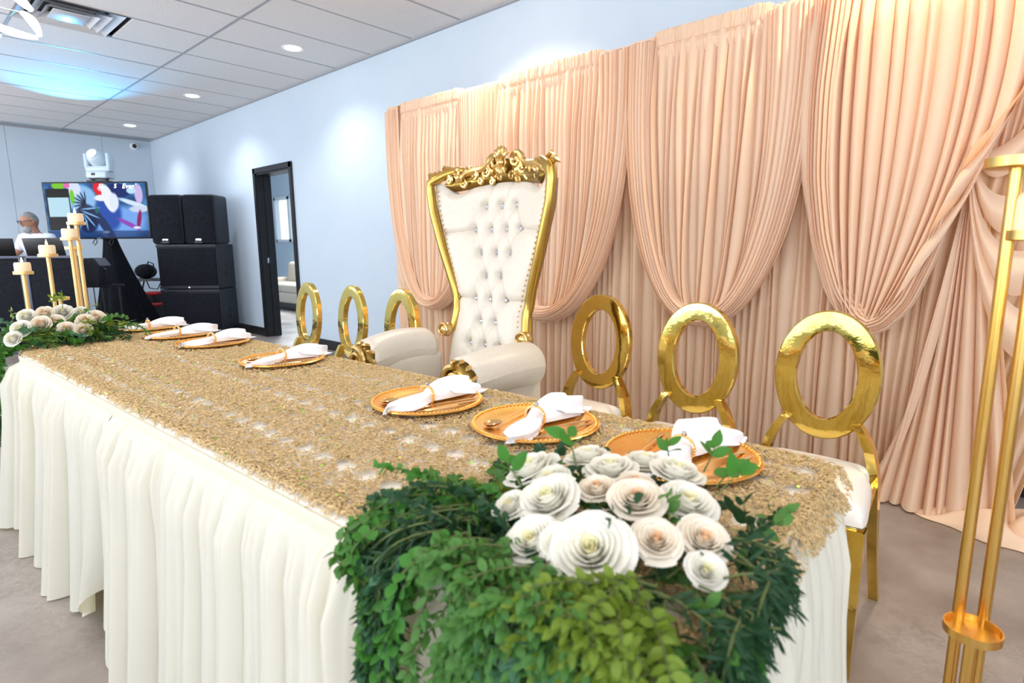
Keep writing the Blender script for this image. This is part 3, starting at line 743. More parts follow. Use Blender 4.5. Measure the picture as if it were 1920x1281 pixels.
# ------------------------------------------------------------------ place settings
def place_settings():
    zt = TB['zt']+0.008
    prof = [(0.0005, 0.006), (0.100, 0.006), (0.112, 0.009), (0.146, 0.0155), (0.154, 0.0165), (0.157, 0.0145), (0.150, 0.010), (0.110, 0.002), (0.0005, 0.0)]
    plate_me = MB().lathe(prof, 72).mesh('plate', M['plate'])
    b = MB()
    for i in range(88):
        a = 2*PI*i/88; b.sphere((0.149*math.cos(a), 0.149*math.sin(a), 0.0172), (0.0042, 0.0042, 0.003), 6, 4)
    bead_me = b.mesh('beaded_rim', M['plate'])
    def napkin_mesh(seed):
        """napkin pinched by a ring: narrow tail at -y, broad folded fan at +y"""
        r = np.random.RandomState(seed); nu, nv = 60, 40
        X = np.zeros((nu, nv, 3)); tw = r.uniform(-0.015, 0.015)
        for i in range(nu):
            t = i/(nu-1); yv = -0.155+0.335*t
            tt = (yv-0.0)/0.18 if yv > 0 else -yv/0.155
            if yv > 0: hw = 0.020+0.052*min(1, tt*1.25)**0.8*(1 if tt < 0.82 else 1-((tt-0.82)/0.18)*0.50)
            else: hw = 0.020+0.020*math.sin(PI*min(1, tt*0.9))-(0.0 if tt < 0.7 else (tt-0.7)/0.3*0.030)
            h = (0.020+0.022*math.sin(PI*min(1, tt*0.85))) if yv > 0 else 0.022*(1-0.55*tt)
            for j in range(nv):
                a = 2*PI*j/nv; ca, sa = math.cos(a), math.sin(a)
                wave = 0.0035*math.sin(5*a+6*t+seed)*(0.6+tt)
                px = ca*hw*(1+0.10*math.sin(3*a+seed)); pz = (abs(sa)**0.75*math.copysign(1, sa))*h*(1.0 if sa > 0 else 0.10)
                X[i, j] = (px+tw*tt+wave, yv+0.010*ca*math.sin(9*t+seed)*tt, pz+wave*(1 if sa > 0 else 0))
        X[:, :, 2] -= X[:, :, 2].min()-0.0005
        m = MB(); X2 = np.concatenate([X, X[:, :1]], 1); m.grid(X2)
        # end caps
        for row, fl in ((0, True), (nu-1, False)):
            c = X[row].mean(0); V = [c]+list(X[row]); F = [(0, 1+(j+1) % nv, 1+j) if not fl else (0, 1+j, 1+(j+1) % nv) for j in range(nv)]; m.add(V, F)
        # two loose corner flaps
        for sgn, ya, yb, lift in ((1, 0.05, 0.165, 0.004),):
            n = 12; Y = np.zeros((n, 8, 3))
            for i in range(n):
                t = i/(n-1)
                for j in range(8):
                    v = j/7; Y[i, j] = (sgn*(0.02+(0.040+0.022*math.sin(t*2.2))*v), ya+(yb-ya)*t+0.02*v*t, lift+0.010+0.010*math.sin(2.4*v+3*t)+0.006*(1-v))
            m.grid(Y); m.grid(Y+np.array([0, 0, 0.0015]), True)
        return m.mesh('napkin', M['napkin'])
    def ring_mesh():
        m = MB(); n = 26
        for i in range(n):
            a = 2*PI*i/n; m.sphere((0.0265*math.cos(a), 0.0, 0.022+0.0265*math.sin(a)), 0.0036, 8, 5)
        m.tube([(0.026*math.cos(a), 0.004, 0.022+0.026*math.sin(a)) for a in np.arange(24)*PI/12], 0.0014, 5, True)
        m.tube([(0.026*math.cos(a), -0.004, 0.022+0.026*math.sin(a)) for a in np.arange(24)*PI/12], 0.0014, 5, True)
        return m.mesh('napkin_ring', M['cutlery'])
    ring_me = ring_mesh(); gem_me = MB().sphere((0.004, 0, 0.053), 0.006, 8, 5).mesh('crystal', M['crystal'], False)
    def fork_mesh():
        m = MB(); m.tube([(0, 0.105, 0.004), (0, 0.05, 0.006), (0, -0.02, 0.006), (0, -0.05, 0.004)], [0.0045, 0.0035, 0.0022, 0.003], 8, flat=0.5, up=(0, 0, 1))
        m.sphere((0, -0.062, 0.004), (0.011, 0.016, 0.002), 12, 6)
        for k in range(4): m.tube([(-0.0085+k*0.0057, -0.068, 0.004), (-0.0085+k*0.0057, -0.088, 0.003), (-0.0085+k*0.0057, -0.107, 0.007)], [0.0017, 0.0015, 0.0008], 6)
        return m.mesh('fork', M['cutlery'])
    def spoon_mesh():
        m = MB(); m.tube([(0, 0.10, 0.004), (0, 0.04, 0.006), (0, -0.02, 0.006), (0, -0.06, 0.004)], [0.0045, 0.0035, 0.0022, 0.0026], 8, flat=0.5, up=(0, 0, 1))
        V = []
        prof = [(1.0, 0.006), (0.8, 0.002), (0.4, -0.001), (0.01, -0.002)]
        n = 20
        for (r_, z) in prof:
            for j in range(n): V.append((0.0185*r_*math.cos(2*PI*j/n), -0.083+0.027*r_*math.sin(2*PI*j/n), 0.004+z))
        F = [(i*n+j, (i+1)*n+j, (i+1)*n+(j+1) % n, i*n+(j+1) % n) for i in range(3) for j in range(n)]
        m.add(V, F); m.add([(v[0]*1.03, v[1], v[2]-0.0012) for v in V], [f[::-1] for f in F])
        return m.mesh('spoon', M['cutlery'])
    def knife_mesh():
        m = MB(); m.tube([(0, 0.11, 0.004), (0, 0.02, 0.005)], [0.005, 0.0042], 8, flat=0.5, up=(0, 0, 1))
        n = 10; Y = np.zeros((n, 2, 3))
        V = []
        for i in range(n):
            t = i/(n-1); y = 0.02-0.12*t; w = 0.0075*(1-t**4*0.9)
            V += [(-0.0035, y, 0.0038), (-0.0035+2*w*0.9, y, 0.0035), (-0.0035, y, 0.0056)]
        F = []
        for i in range(n-1):
            a = i*3; F += [(a, a+1, a+4, a+3), (a+1, a+2, a+5, a+4), (a+2, a, a+3, a+5)]
        m.add(V, F); return m.mesh('knife', M['cutlery'])
    fm, sm, km = fork_mesh(), spoon_mesh(), knife_mesh()
    S = [(-3.56, 0.985, 'beside the far flowers', -0.05), (-3.145, 0.995, 'second from far end', 0.05), (-2.755, 1.010, 'third from far end', 0.1),
         (-2.110, 1.020, 'alone at mid table', 0.05), (-1.222, 0.998, 'before the throne', 0.02), (-0.862, 1.036, 'second from near end', 0.06), (-0.497, 1.062, 'nearest, behind the roses', -0.02)]
    naps = [napkin_mesh(k) for k in (1, 4)]
    for i, (x, y, where, da) in enumerate(S):
        t = thing('charger_plate', 'round gold beaded charger plate, '+where, 'plate', (x, y, zt), 0, 'gold charger plates')
        link('plate', plate_me, t); link('beaded_rim', bead_me, t)
        nz = zt+0.007
        o = link('napkin', naps[i % 2], None, Matrix.Translation((x+0.004, y-0.005, nz+0.002)) @ Matrix.Rotation(0.12+da*2, 4, 'Z'))
        tag(o, 'folded white napkin on the gold plate, '+where, 'napkin', 'folded white napkins')
        rt = thing('napkin_ring', 'gold beaded napkin ring on the plate, '+where, 'napkin ring', (x+0.004, y-0.005, nz-0.001), 0.12+da*2, 'gold napkin rings')
        link('band', ring_me, rt); link('crystal', gem_me, rt)
        for me, nm, dx, dy, rz in ((sm, 'spoon', -0.075, 0.0, 0.15), (fm, 'fork', 0.068, 0.01, -0.30), (km, 'knife', 0.098, 0.0, -0.20)):
            o = link(nm, me, None, Matrix.Translation((x+dx, y+dy, nz+(0.002 if nm != 'knife' else 0.003))) @ Matrix.Rotation(rz, 4, 'Z'))
            side = {'spoon': 'left of napkin', 'fork': 'right of napkin', 'knife': 'rightmost'}[nm]
            tag(o, 'gold %s, %s, on the plate %s' % (nm, side, where), nm, 'gold cutlery on the plates')
place_settings()

# ================================================================== chairs
def oval_chair():
    t = thing('oval_back_chair', '', 'chair', (0, 0, 0))
    # ring: flat oval band, slightly crowned
    a_, b_ = 0.160, 0.216; bw = 0.068; th = 0.034; n = 72
    prof = [(-bw/2, -th/2+0.004), (-bw/2+0.0035, -th/2), (0, -th/2-0.0012), (bw/2-0.004, -th/2), (bw/2, -th/2+0.004), (bw/2, th/2-0.004), (bw/2-0.004, th/2), (-bw/2+0.004, th/2), (-bw/2, th/2-0.004)]
    V = []; k = len(prof)
    for i in range(n):
        a = 2*PI*i/n; ca, sa = math.cos(a), math.sin(a)
        nrm = np.array([ca/a_, sa/b_]); nrm /= np.linalg.norm(nrm)
        p = np.array([(a_-bw/2)*ca, (b_-bw/2)*sa])
        for (w, d) in prof:
            q = p+nrm*w; V.append((q[0], d, q[1]))
    F = [(i*k+j, i*k+(j+1) % k, ((i+1) % n)*k+(j+1) % k, ((i+1) % n)*k+j) for i in range(n) for j in range(k)]
    m = MB().add(V, F, Matrix.Translation((0, 0.235, 0.765)) @ Matrix.Rotation(R(-3.5), 4, 'X')); o = m.build('back_ring', M['gold'], t)
    # rear legs: flat bars curving out of the ring and down
    for sx in (-1, 1):
        P = [(sx*0.105, 0.212, 0.62), (sx*0.128, 0.208, 0.585), (sx*0.150, 0.203, 0.54), (sx*0.163, 0.200, 0.49), (sx*0.170, 0.200, 0.44), (sx*0.175, 0.215, 0.30), (sx*0.182, 0.245, 0.15), (sx*0.190, 0.285, 0.0)]
        m = MB(); w0 = [0.018, 0.022, 0.025, 0.026, 0.026, 0.022, 0.018, 0.013]
        V = []
        for p, w in zip(P, w0):
            for (dx, dy) in ((-0.5, -1), (0.5, -1), (0.5, 1), (-0.5, 1)): V.append((p[0]+dx*0.028, p[1]+dy*w, p[2]))
        F = [(i*4+j, i*4+(j+1) % 4, (i+1)*4+(j+1) % 4, (i+1)*4+j) for i in range(7) for j in range(4)]+[(3, 2, 1, 0), (28, 29, 30, 31)]
        m.add(V, F).build('rear_leg', M['gold'], t, False)
        m = MB(); P = [(sx*0.188, -0.178, 0.44), (sx*0.192, -0.182, 0.22), (sx*0.196, -0.186, 0.0)]; ws = [0.023, 0.017, 0.011]; V = []
        for p, w in zip(P, ws):
            for (dx, dy) in ((-1, -1), (1, -1), (1, 1), (-1, 1)): V.append((p[0]+dx*w, p[1]+dy*w, p[2]))
        F = [(i*4+j, i*4+(j+1) % 4, (i+1)*4+(j+1) % 4, (i+1)*4+j) for i in range(2) for j in range(4)]+[(3, 2, 1, 0), (8, 9, 10, 11)]
        m.add(V, F).build('front_leg', M['gold'], t, False)
    m = MB()
    m.box((0, -0.185, 0.432), (0.385, 0.022, 0.032), 0.003).box((0, 0.185, 0.432), (0.33, 0.022, 0.032), 0.003)
    for sx in (-1, 1): m.tube([(sx*0.19, -0.185, 0.432), (sx*0.165, 0.19, 0.432)], 0.015, 4)
    m.build('seat_frame', M['gold'], t)
    # padded seat, waisted in front of the rear legs
    nu, nv = 28, 28
    def outline(y): # half width
        t_ = (y+0.205)/0.40
        w = 0.215-0.045*t_
        w -= 0.028*math.exp(-((t_-0.86)/0.09)**2)
        return w
    X = np.zeros((nu, nv, 3)); Xb = np.zeros((nu, nv, 3))
    for i in range(nu):
        u = -1+2*i/(nu-1); uu = math.sin(u*PI/2)
        for j in range(nv):
            v = -1+2*j/(nv-1); vv = math.sin(v*PI/2)
            y = -0.005+0.2*vv; rnd = (1-abs(uu)**6*0.035)
            x = uu*outline(y)*(1-0.05*abs(vv)**8); y2 = -0.005+(y+0.005)*rnd
            e = max(abs(uu), abs(vv)); h = (1-e**7)**0.5
            X[i, j] = (x, y2, 0.452+0.072*h*(0.85+0.15*(1-uu*uu)*(1-vv*vv))); Xb[i, j] = (x*0.985, y2*0.985, 0.447)
    MB().grid(X, False).grid(Xb, True).build('seat_cushion', M['seat'], t)
    return t
def chairs():
    proto = oval_chair()
    spec = [(-0.475, 1.870, 0.02, 'rightmost of the three right chairs, seat beside the table end'), (-0.935, 1.870, 0.0, 'middle one of the three right of the throne'), (-1.44, 1.955, -0.03, 'next to the right side of the throne'),
            (-2.51, 1.64, -0.10, 'next to the left arm of the throne'), (-2.965, 1.63, -0.10, 'middle one of the three left of the throne'), (-3.45, 1.62, -0.08, 'leftmost, in front of the open doorway')]
    for i, (x, y, rz, w) in enumerate(spec):
        o = proto if i == 0 else copy_tree(proto)
        o.location = (x, y, 0); o.rotation_euler = (0, 0, rz)
        tag(o, 'gold oval ring back chair, '+w, 'chair', 'gold oval back chairs at the head table')
chairs()

# ================================================================== throne
def throne():
    ax = -1.785
    T = thing('throne_chair', 'tall ivory tufted throne chair with carved gold frame behind the table', 'throne', (ax, 1.6, -0.0))
    zk = [0.40, 0.78, 0.84, 0.91, 1.01, 1.18, 1.37, 1.47, 1.51, 1.57]
    wk = [0.27, 0.250, 0.232, 0.224, 0.245, 0.303, 0.360, 0.372, 0.366, 0.32]
    hw = lambda z: float(np.interp(z, zk, wk))
    dw = lambda z: float(np.interp(z, [0.5, 0.95, 1.2, 1.5, 1.6], [0.0, 0.0, 0.075, 0.150, 0.155]))
    yb = lambda z: 1.775-1.6+(z-0.5)*0.20
    def pos(x, z, off=0): # back surface at lateral x
        w = hw(z); f = min(1.2, abs(x)/max(w, 1e-3)); return np.array([x, yb(z)-dw(z)*f**2.5-off, z])
    # padded tufted back
    rows = [(1.375, (-0.095, 0.0, 0.092)), (1.272, (-0.140, -0.046, 0.046, 0.135)), (1.168, (-0.092, 0.0, 0.088)), (1.066, (-0.044, 0.046)), (0.965, (-0.092, 0.0, 0.092)), (0.865, (-0.044, 0.046)), (0.765, (-0.092, 0.0, 0.092)), (0.68, (-0.046, 0.046))]
    B = [(x+0.0, z) for z, xs in rows for x in xs]
    segs = []
    for (x, z) in B:
        for (x2, z2) in B:
            if z2 < z-0.05 and z-z2 < 0.13 and 0.02 < abs(x-x2) < 0.07: segs.append(((x, z), (x2, z2)))
    for x in (-0.046, 0.046, ): segs.append(((x*1.0-0.049 if x < 0 else x-0.046, 1.375), (x*1.3, 1.49)))
    for s in (-1, 1):
        segs.append(((s*0.138, 1.272), (s*0.32, 1.257))); segs.append(((s*0.092, 0.965), (s*0.21, 0.967)))
    nu, nv = 130, 230
    zz = np.linspace(0.50, 1.475, nv); X = np.zeros((nu, nv, 3))
    uu = np.linspace(-1, 1, nu)
    for j, z in enumerate(zz):
        w = hw(z)-0.020
        top = 0
        xs = np.sin(uu*PI/2*0.98)*w
        # pad top edge follows the frame: dips beside the shoulders
        z_eff = np.full(nu, z)
        if z > 1.37:
            prof = 1.475+0.012*np.cos(xs/w*PI)-0.03*np.exp(-((np.abs(xs)-0.235)/0.05)**2)+0.03*(np.abs(xs) > 0.27)*(1-((np.abs(xs)-0.33)/0.06)**2).clip(0)
            z_eff = 1.37+(z-1.37)/(0.105)*(prof-1.37)
        e = np.abs(xs)/max(w, 1e-3)
        bul = 0.055*(1-e**5)**0.6 if True else 0
        bul = bul*np.clip((1.485-z)/0.05, 0.05, 1)**0.5
        d = np.zeros(nu)
        for (bx, bz) in B:
            rr = (xs-bx)**2+(z_eff-bz)**2; d += 0.024*np.exp(-rr/0.016**2)+0.014*np.exp(-rr/0.038**2)
        cr = np.zeros(nu)
        for (p, q) in segs:
            p_, q_ = np.array(p), np.array(q); v = q_-p_; L2 = v@v
            if z < min(p_[1], q_[1])-0.03 or z > max(p_[1], q_[1])+0.03: continue
            t = np.clip(((xs-p_[0])*v[0]+(z_eff-p_[1])*v[1])/L2, 0, 1)
            bow = 0.010*np.sin(PI*t)*(1 if v[0] < 0 else -1)*(1 if abs(v[0]) < 0.07 else 0)
            dist = np.hypot(xs+bow-(p_[0]+t*v[0]), z_eff-(p_[1]+t*v[1])); cr = np.maximum(cr, 0.006*np.exp(-(dist/0.0035)**2)+0.009*np.exp(-(dist/0.015)**2))
        for i in range(nu):
            p = pos(xs[i], z_eff[i], 0.0); X[i, j] = (p[0], p[1]-bul[i]+d[i]+cr[i]-0.005, z_eff[i])
    MB().grid(X).build('tufted_back', M['leather'], T)
    # plain outside of the back
    Y = X.copy()[::4, ::8]
    for a in range(Y.shape[0]):
        for b in range(Y.shape[1]): Y[a, b, 0] *= 0.985; Y[a, b, 1] = pos(Y[a, b, 0], Y[a, b, 2])[1]+0.03
    MB().grid(Y, True).build('outer_back', M['leather'], T)
    for (x, z) in B:
        p = pos(x, z); m = MB(); m.sphere((p[0], p[1]-0.026, p[2]), (0.0095, 0.006, 0.0095), 10, 6); m.build('button', M['crystal'], T, False)
    # side rails of the frame
    for s in (-1, 1):
        pts = []
        rad = []
        for z in np.linspace(0.81, 1.49, 26):
            p = pos(s*(hw(z)-0.010), z, 0.022); pts.append(p); rad.append(0.0215)
        # shoulder curling inward over the top
        for a in np.linspace(0.15, 1, 8):
            x = hw(1.49)-0.014-0.125*math.sin(a*PI/2)**1.4; z = 1.49+0.056*math.sin(a*PI*0.62)
            p = pos(s*x, min(z, 1.57), 0.026); pts.append(np.array([p[0], p[1], z])); rad.append(0.025-0.009*a)
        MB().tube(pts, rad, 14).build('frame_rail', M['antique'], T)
        q = pos(s*0.243, 0.815, 0.05)
        m = MB(); m.sphere(q, (0.034, 0.030, 0.034), 18, 12)
        m.tube([q+np.array([0.034*math.cos(a)*(1-a/14), -0.026, 0.034*math.sin(a)*(1-a/14)]) for a in np.linspace(0, 8, 30)], [0.007*(1-i/40) for i in range(30)], 8)
        m.build('scroll_boss', M['carved'], T)
        # nailhead trim
        m = MB()
        for z in np.arange(0.86, 1.47, 0.022):
            p = pos(s*(hw(z)-0.045), z, 0.035); m.sphere((p[0], p[1]-0.004, z), 0.0045, 8, 5)
        m.build('nailhead_trim', M['carved'], T)
    # top rail and carved crest
    pts = []; 
    for x in np.linspace(-0.30, 0.30, 44):
        z = 1.495+0.055*math.exp(-(x/0.13)**2)-0.0*abs(x); p = pos(x, 1.49, 0.03); pts.append((p[0], p[1], z))
    m = MB(); nb = len(pts)
    Y = np.zeros((nb, 10, 3))
    for i, p in enumerate(pts):
        top = p[2]+0.020+0.012*math.exp(-(p[0]/0.16)**2); bot = 1.460+0.016*math.cos(p[0]*9); sq = min(1.0, 0.05+(0.30-abs(p[0]))/0.04); mid = (top+bot)/2; top = mid+(top-mid)*sq; bot = mid+(bot-mid)*sq
        for j in range(10):
            a = 2*PI*j/10; Y[i, j] = (p[0], p[1]-0.005+0.020*sq*math.cos(a), (top+bot)/2+(top-bot)/2*math.sin(a))
    m.grid(np.concatenate([Y, Y[:, :1]], 1)); m.build('top_rail', M['antique'], T)
    def spiral(cx, cz, r, turns, s, y, start=0.0, rad=0.0075, n=34):
        P = []; Rr = []
        for i in range(n):
            t = i/(n-1); a = start+s*turns*2*PI*t; rr = r*(1-0.82*t)
            P.append((cx+rr*math.cos(a), y, cz+rr*math.sin(a))); Rr.append(rad*(1.15-0.5*t))
        return P, Rr
    yc = pos(0, 1.47)[1]-0.052; yx = lambda x: pos(abs(x), 1.47)[1]-0.048
    m = MB()
    for s in (-1, 1):
        for (cx, cz, r_, tu, st, rad) in ((0.060, 1.590, 0.034, 1.5, -PI/2, 0.0085), (0.105, 1.560, 0.022, 1.3, PI, 0.006), (0.165, 1.545, 0.018, 1.3, PI/2, 0.006), (0.035, 1.530, 0.016, 1.2, 0, 0.005), (0.215, 1.520, 0.020, 1.2, PI, 0.006), (0.245, 1.555, 0.016, 1.2, 0, 0.006), (0.135, 1.525, 0.014, 1.1, PI, 0.006), (0.190, 1.565, 0.014, 1.2, 0, 0.006), (0.075, 1.515, 0.013, 1.2, PI/2, 0.006), (0.275, 1.530, 0.015, 1.2, PI/2, 0.007)):
            y = yx(cx)
            P, Rr = spiral(s*cx, cz, r_*1.2, tu, s, y, st if s > 0 else PI-st, rad*1.35); m.tube(P, Rr, 7)
        # long S scroll climbing to the centre
        P = []
        for i in range(24):
            t = i/23; x = 0.235-0.17*t; z = 1.535+0.085*t**1.5+0.012*math.sin(t*2*PI); P.append((s*x, yx(x)+0.004, z))
        m.tube(P, [0.011+0.006*math.sin(PI*i/23) for i in range(24)], 8)
        # acanthus leaves on the shoulders
        for k in range(7):
            a = R(20+22*k); L = 0.030+0.010*math.sin(k*1.3); cx, cz = 0.225, 1.520
            P = [(s*(cx+L*q*math.cos(a)*1.0), yx(cx+L*q)+0.004-0.012*math.sin(PI*q), cz+L*1.35*q*math.sin(a)) for q in np.linspace(0, 1, 6)]
            m.tube(P, [0.004, 0.0075, 0.0085, 0.0075, 0.005, 0.0015], 6)
        for k in range(6):
            x = 0.25+0.017*k; P = [(s*(x+0.028*q), yx(x+0.02)+0.018-0.010*math.sin(PI*q), 1.555+0.004*k*(1 if k < 3 else -1)+0.014+0.014*math.sin(PI*q)-0.010*q) for q in np.linspace(-0.4, 1, 6)]
            m.tube(P, [0.002, 0.007, 0.0095, 0.0085, 0.006, 0.0015], 6)
    o_ = m.build('carved_scrollwork', M['carved'], T); o_.matrix_basis = Matrix.Translation((0.02, 0, -0.03-1.5*0.06)) @ Matrix.Diagonal((1.06, 1.0, 1.06, 1))
    # shell and rosette at the centre
    m = MB()
    for k in range(7):
        a = R(30+20*k); P = [(0.050*q*math.cos(a), yc-0.012-0.016*math.sin(PI*q*0.8), 1.600+0.056*q*math.sin(a)) for q in np.linspace(0.1, 1, 6)]
        m.tube(P, [0.003, 0.006, 0.0085, 0.009, 0.0085, 0.005], 6)
    m.build('shell_carving', M['carved'], T).matrix_basis = Matrix.Translation((0.02, 0, -0.03)); m = MB()
    for k in range(7):
        a = R(-150+20*k); P = [(0.036*q*math.cos(a), yc-0.014-0.014*math.sin(PI*q*0.8), 1.575+0.044*q*math.sin(a)) for q in np.linspace(0.1, 1, 6)]
        m.tube(P, [0.003, 0.006, 0.008, 0.009, 0.008, 0.004], 6)
    m.build('leaf_carving', M['carved'], T).matrix_basis = Matrix.Translation((0.02, 0, -0.03))
    m = MB(); m.sphere((0, yc-0.022, 1.588), (0.015, 0.012, 0.015), 14, 10)
    m.tube([(0.022*math.cos(a), yc-0.020, 1.588+0.022*math.sin(a)) for a in np.arange(20)*PI/10], 0.0045, 6, True); m.build('rosette', M['carved'], T).matrix_basis = Matrix.Translation((0.02, 0, -0.03))
    # rolled arms
    for s in (-1, 1):
        nu, nv = 26, 34; Y = np.zeros((nv, nu, 3))
        for i in range(nv):
            t = i/(nv-1); yv = -0.235+0.40*t
            cx = s*(0.300+0.030*math.sin(t*PI*0.8)); cz = 0.722+0.018*math.sin(PI*t)+0.008*t
            e = 1.0
            if t < 0.10: e = math.sqrt(max(0, 1-((0.10-t)/0.10)**2))*0.22+0.78
            if t > 0.86: e = math.sqrt(max(0, 1-((t-0.86)/0.14)**2))
            rr = 0.088*e
            for j in range(nu):
                a = 2*PI*j/nu; pk = 0.0022*math.sin(a*9+1)*math.exp(-t*9)*6*0.5
                Y[i, j] = (cx+(rr+pk)*math.cos(a)*0.98, yv, cz+(rr+pk)*math.sin(a))
        MB().grid(np.concatenate([Y, Y[:, :1]], 1)).build('arm_roll', M['leather'], T)
        # inner and outer cheek panels down to the seat rail
        m = MB(); m.box((s*0.30, -0.03, 0.55), (0.115, 0.40, 0.34), 0.03, 3); m.build('arm_panel', M['leather'], T)
        # carved scroll at the arm front
        m = MB(); cx, cz, y = s*0.302, 0.722, -0.245
        m.lathe([(0.0005, -0.022), (0.030, -0.022), (0.060, -0.014), (0.074, 0.0), (0.078, 0.022), (0.066, 0.034)], 28, (cx, y, cz), Matrix.Rotation(R(90), 4, 'X') @ Matrix.Scale(-1, 4, (0, 0, 1)))
        m.build('arm_scroll', M['antique'], T)
        m = MB(); P, Rr = spiral(cx, cz, 0.060, 1.8, s, y-0.024, PI/2, 0.011, 44); m.tube(P, Rr, 8)
        for k in range(6):
            a = R(10+32*k); m.tube([(cx+s*0.074*math.cos(a+0.25*q)*(1), y-0.012+0.045*q, cz+0.074*math.sin(a+0.25*q)) for q in np.linspace(0, 1, 6)], [0.004, 0.010, 0.011, 0.009, 0.006, 0.002], 6)
        m.build('scroll_carving', M['carved'], T)
        m = MB()
        m.tube([(cx, y+0.005, 0.69), (cx+s*0.01, y, 0.55), (cx-s*0.012, y, 0.42), (cx, y-0.005, 0.36)], [0.038, 0.030, 0.028, 0.036], 12); m.build('arm_post', M['antique'], T)
    MB().box((0, -0.04, 0.43), (0.50, 0.44, 0.14), 0.045, 4).build('seat_cushion', M['leather'], T)
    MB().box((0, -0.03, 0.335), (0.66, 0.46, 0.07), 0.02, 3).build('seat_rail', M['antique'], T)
    for sx in (-1, 1):
        for sy in (-1, 1):
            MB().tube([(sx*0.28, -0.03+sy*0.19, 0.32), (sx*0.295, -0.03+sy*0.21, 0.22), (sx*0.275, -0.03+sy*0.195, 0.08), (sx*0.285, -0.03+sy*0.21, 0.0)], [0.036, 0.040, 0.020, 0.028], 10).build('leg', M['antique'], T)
throne()

# ================================================================== candle stands
def candle_stand(name_label, base, rods, low=None, mt='rodgold', labels=''):
    T = thing('candle_stand', name_label, 'candle stand', (base[0], base[1], 0))
    MB().lathe([(0.0005, 0.0), (0.19, 0.0), (0.19, 0.010), (0.185, 0.014), (0.0005, 0.014)], 40).build('base_plate', M[mt], T)
    out = []
    for i, (x, y, z, c) in enumerate(rods):
        lx, ly = x-base[0], y-base[1]
        r = MB().tube([(lx, ly, 0.014), (lx, ly, z-0.012)], 0.0105, 14).build('rod', M[mt], T)
        MB().lathe([(0.0005, z-0.012), (0.043, z-0.012), (0.046, z-0.010), (0.046, z+0.006), (0.043, z+0.006), (0.0425, z-0.006), (0.0005, z-0.007)], 32, (lx, ly, 0)).build('cup', M[mt], T)
        if c: out.append((x, y, z-0.007))
    return out
def candle(x, y, z, label, grp, h=0.07, r=0.036):
    t = thing('candle', label, 'candle', (x, y, z), 0, grp)
    MB().lathe([(0.0005, 0), (r, 0), (r, h-0.008), (r-0.004, h), (r*0.7, h-0.003), (0.0005, h-0.007)], 28).build('wax', M['candle'], t)
    MB().lathe([(0.0008, h-0.006), (0.006, h+0.002), (0.0065, h+0.010), (0.003, h+0.022), (0.0005, h+0.032)], 12).build('flame', M['flame'], t)
def stands():
    r = [(-4.20, 0.577, 1.045+.03, 1), (-4.10, 0.680, 1.170, 1), (-4.27, 0.738, 0.915, 0), (-4.15, 0.800, 1.262, 1), (-4.28, 0.838, 1.21, 0), (-4.20, 0.848, 1.352, 1)]
    c = candle_stand('gold rod candle stand with four lit candles behind the far flowers', (-4.19, 0.72), r, mt='rodpale')
    for (x, y, z), w in zip(c, ('lowest candle on the far stand, nearest the left picture edge', 'second lowest candle on the far stand, in front of the laptop', 'second tallest candle on the far stand, in front of the screen', 'tallest candle on the far stand, in front of the screen')):
        candle(x, y, z, 'short ivory candle, '+w, 'lit candles on the far stand', 0.062, 0.038)
    r = [(-0.040, 1.35, 1.338, 0), (-0.002, 1.36, 1.214, 1), (-0.015, 1.31, 0.478, 0), (0.075, 1.33, 1.05, 1)]
    c = candle_stand('tall gold rod candle stand with round cups at the right edge', (0.0, 1.33), r)
    candle(*c[0], 'ivory candle with rounded top in the upper cup at the right edge', None, 0.075, 0.038)
    candle(*c[1], 'ivory candle on the near stand just beyond the right picture edge', None, 0.07, 0.038)
stands()

# ================================================================== flowers
def leaf_template(kind):
    """small bent leaf, stem at origin pointing +x; returns verts, faces"""
    L, Wd, nseg, cup = {'oval': (1.0, 0.27, 4, 0.10), 'willow': (1.0, 0.085, 3, 0.04), 'round': (1.0, 0.46, 4, 0.12), 'small': (1.0, 0.33, 3, 0.08)}[kind]
    V = []; F = []
    for i in range(nseg+1):
        t = i/nseg; w = Wd*math.sin(PI*(t**0.85))**0.8+0.004; z = -0.12*t*t
        V += [(t*L, -w, z+cup*w), (t*L, 0, z-0.02), (t*L, w, z+cup*w)]
    for i in range(nseg):
        a = i*3; F += [(a, a+1, a+4, a+3), (a+1, a+2, a+5, a+4)]
    return np.array(V), F
LT = {k: leaf_template(k) for k in ('oval', 'willow', 'round', 'small')}
def frame_from(d, up):
    x = d/np.linalg.norm(d); y = np.cross(up, x)
    if np.linalg.norm(y) < 1e-4: y = np.cross(np.array([1.0, 0, 0]), x)
    y /= np.linalg.norm(y); z = np.cross(x, y); return np.stack([x, y, z], 1)
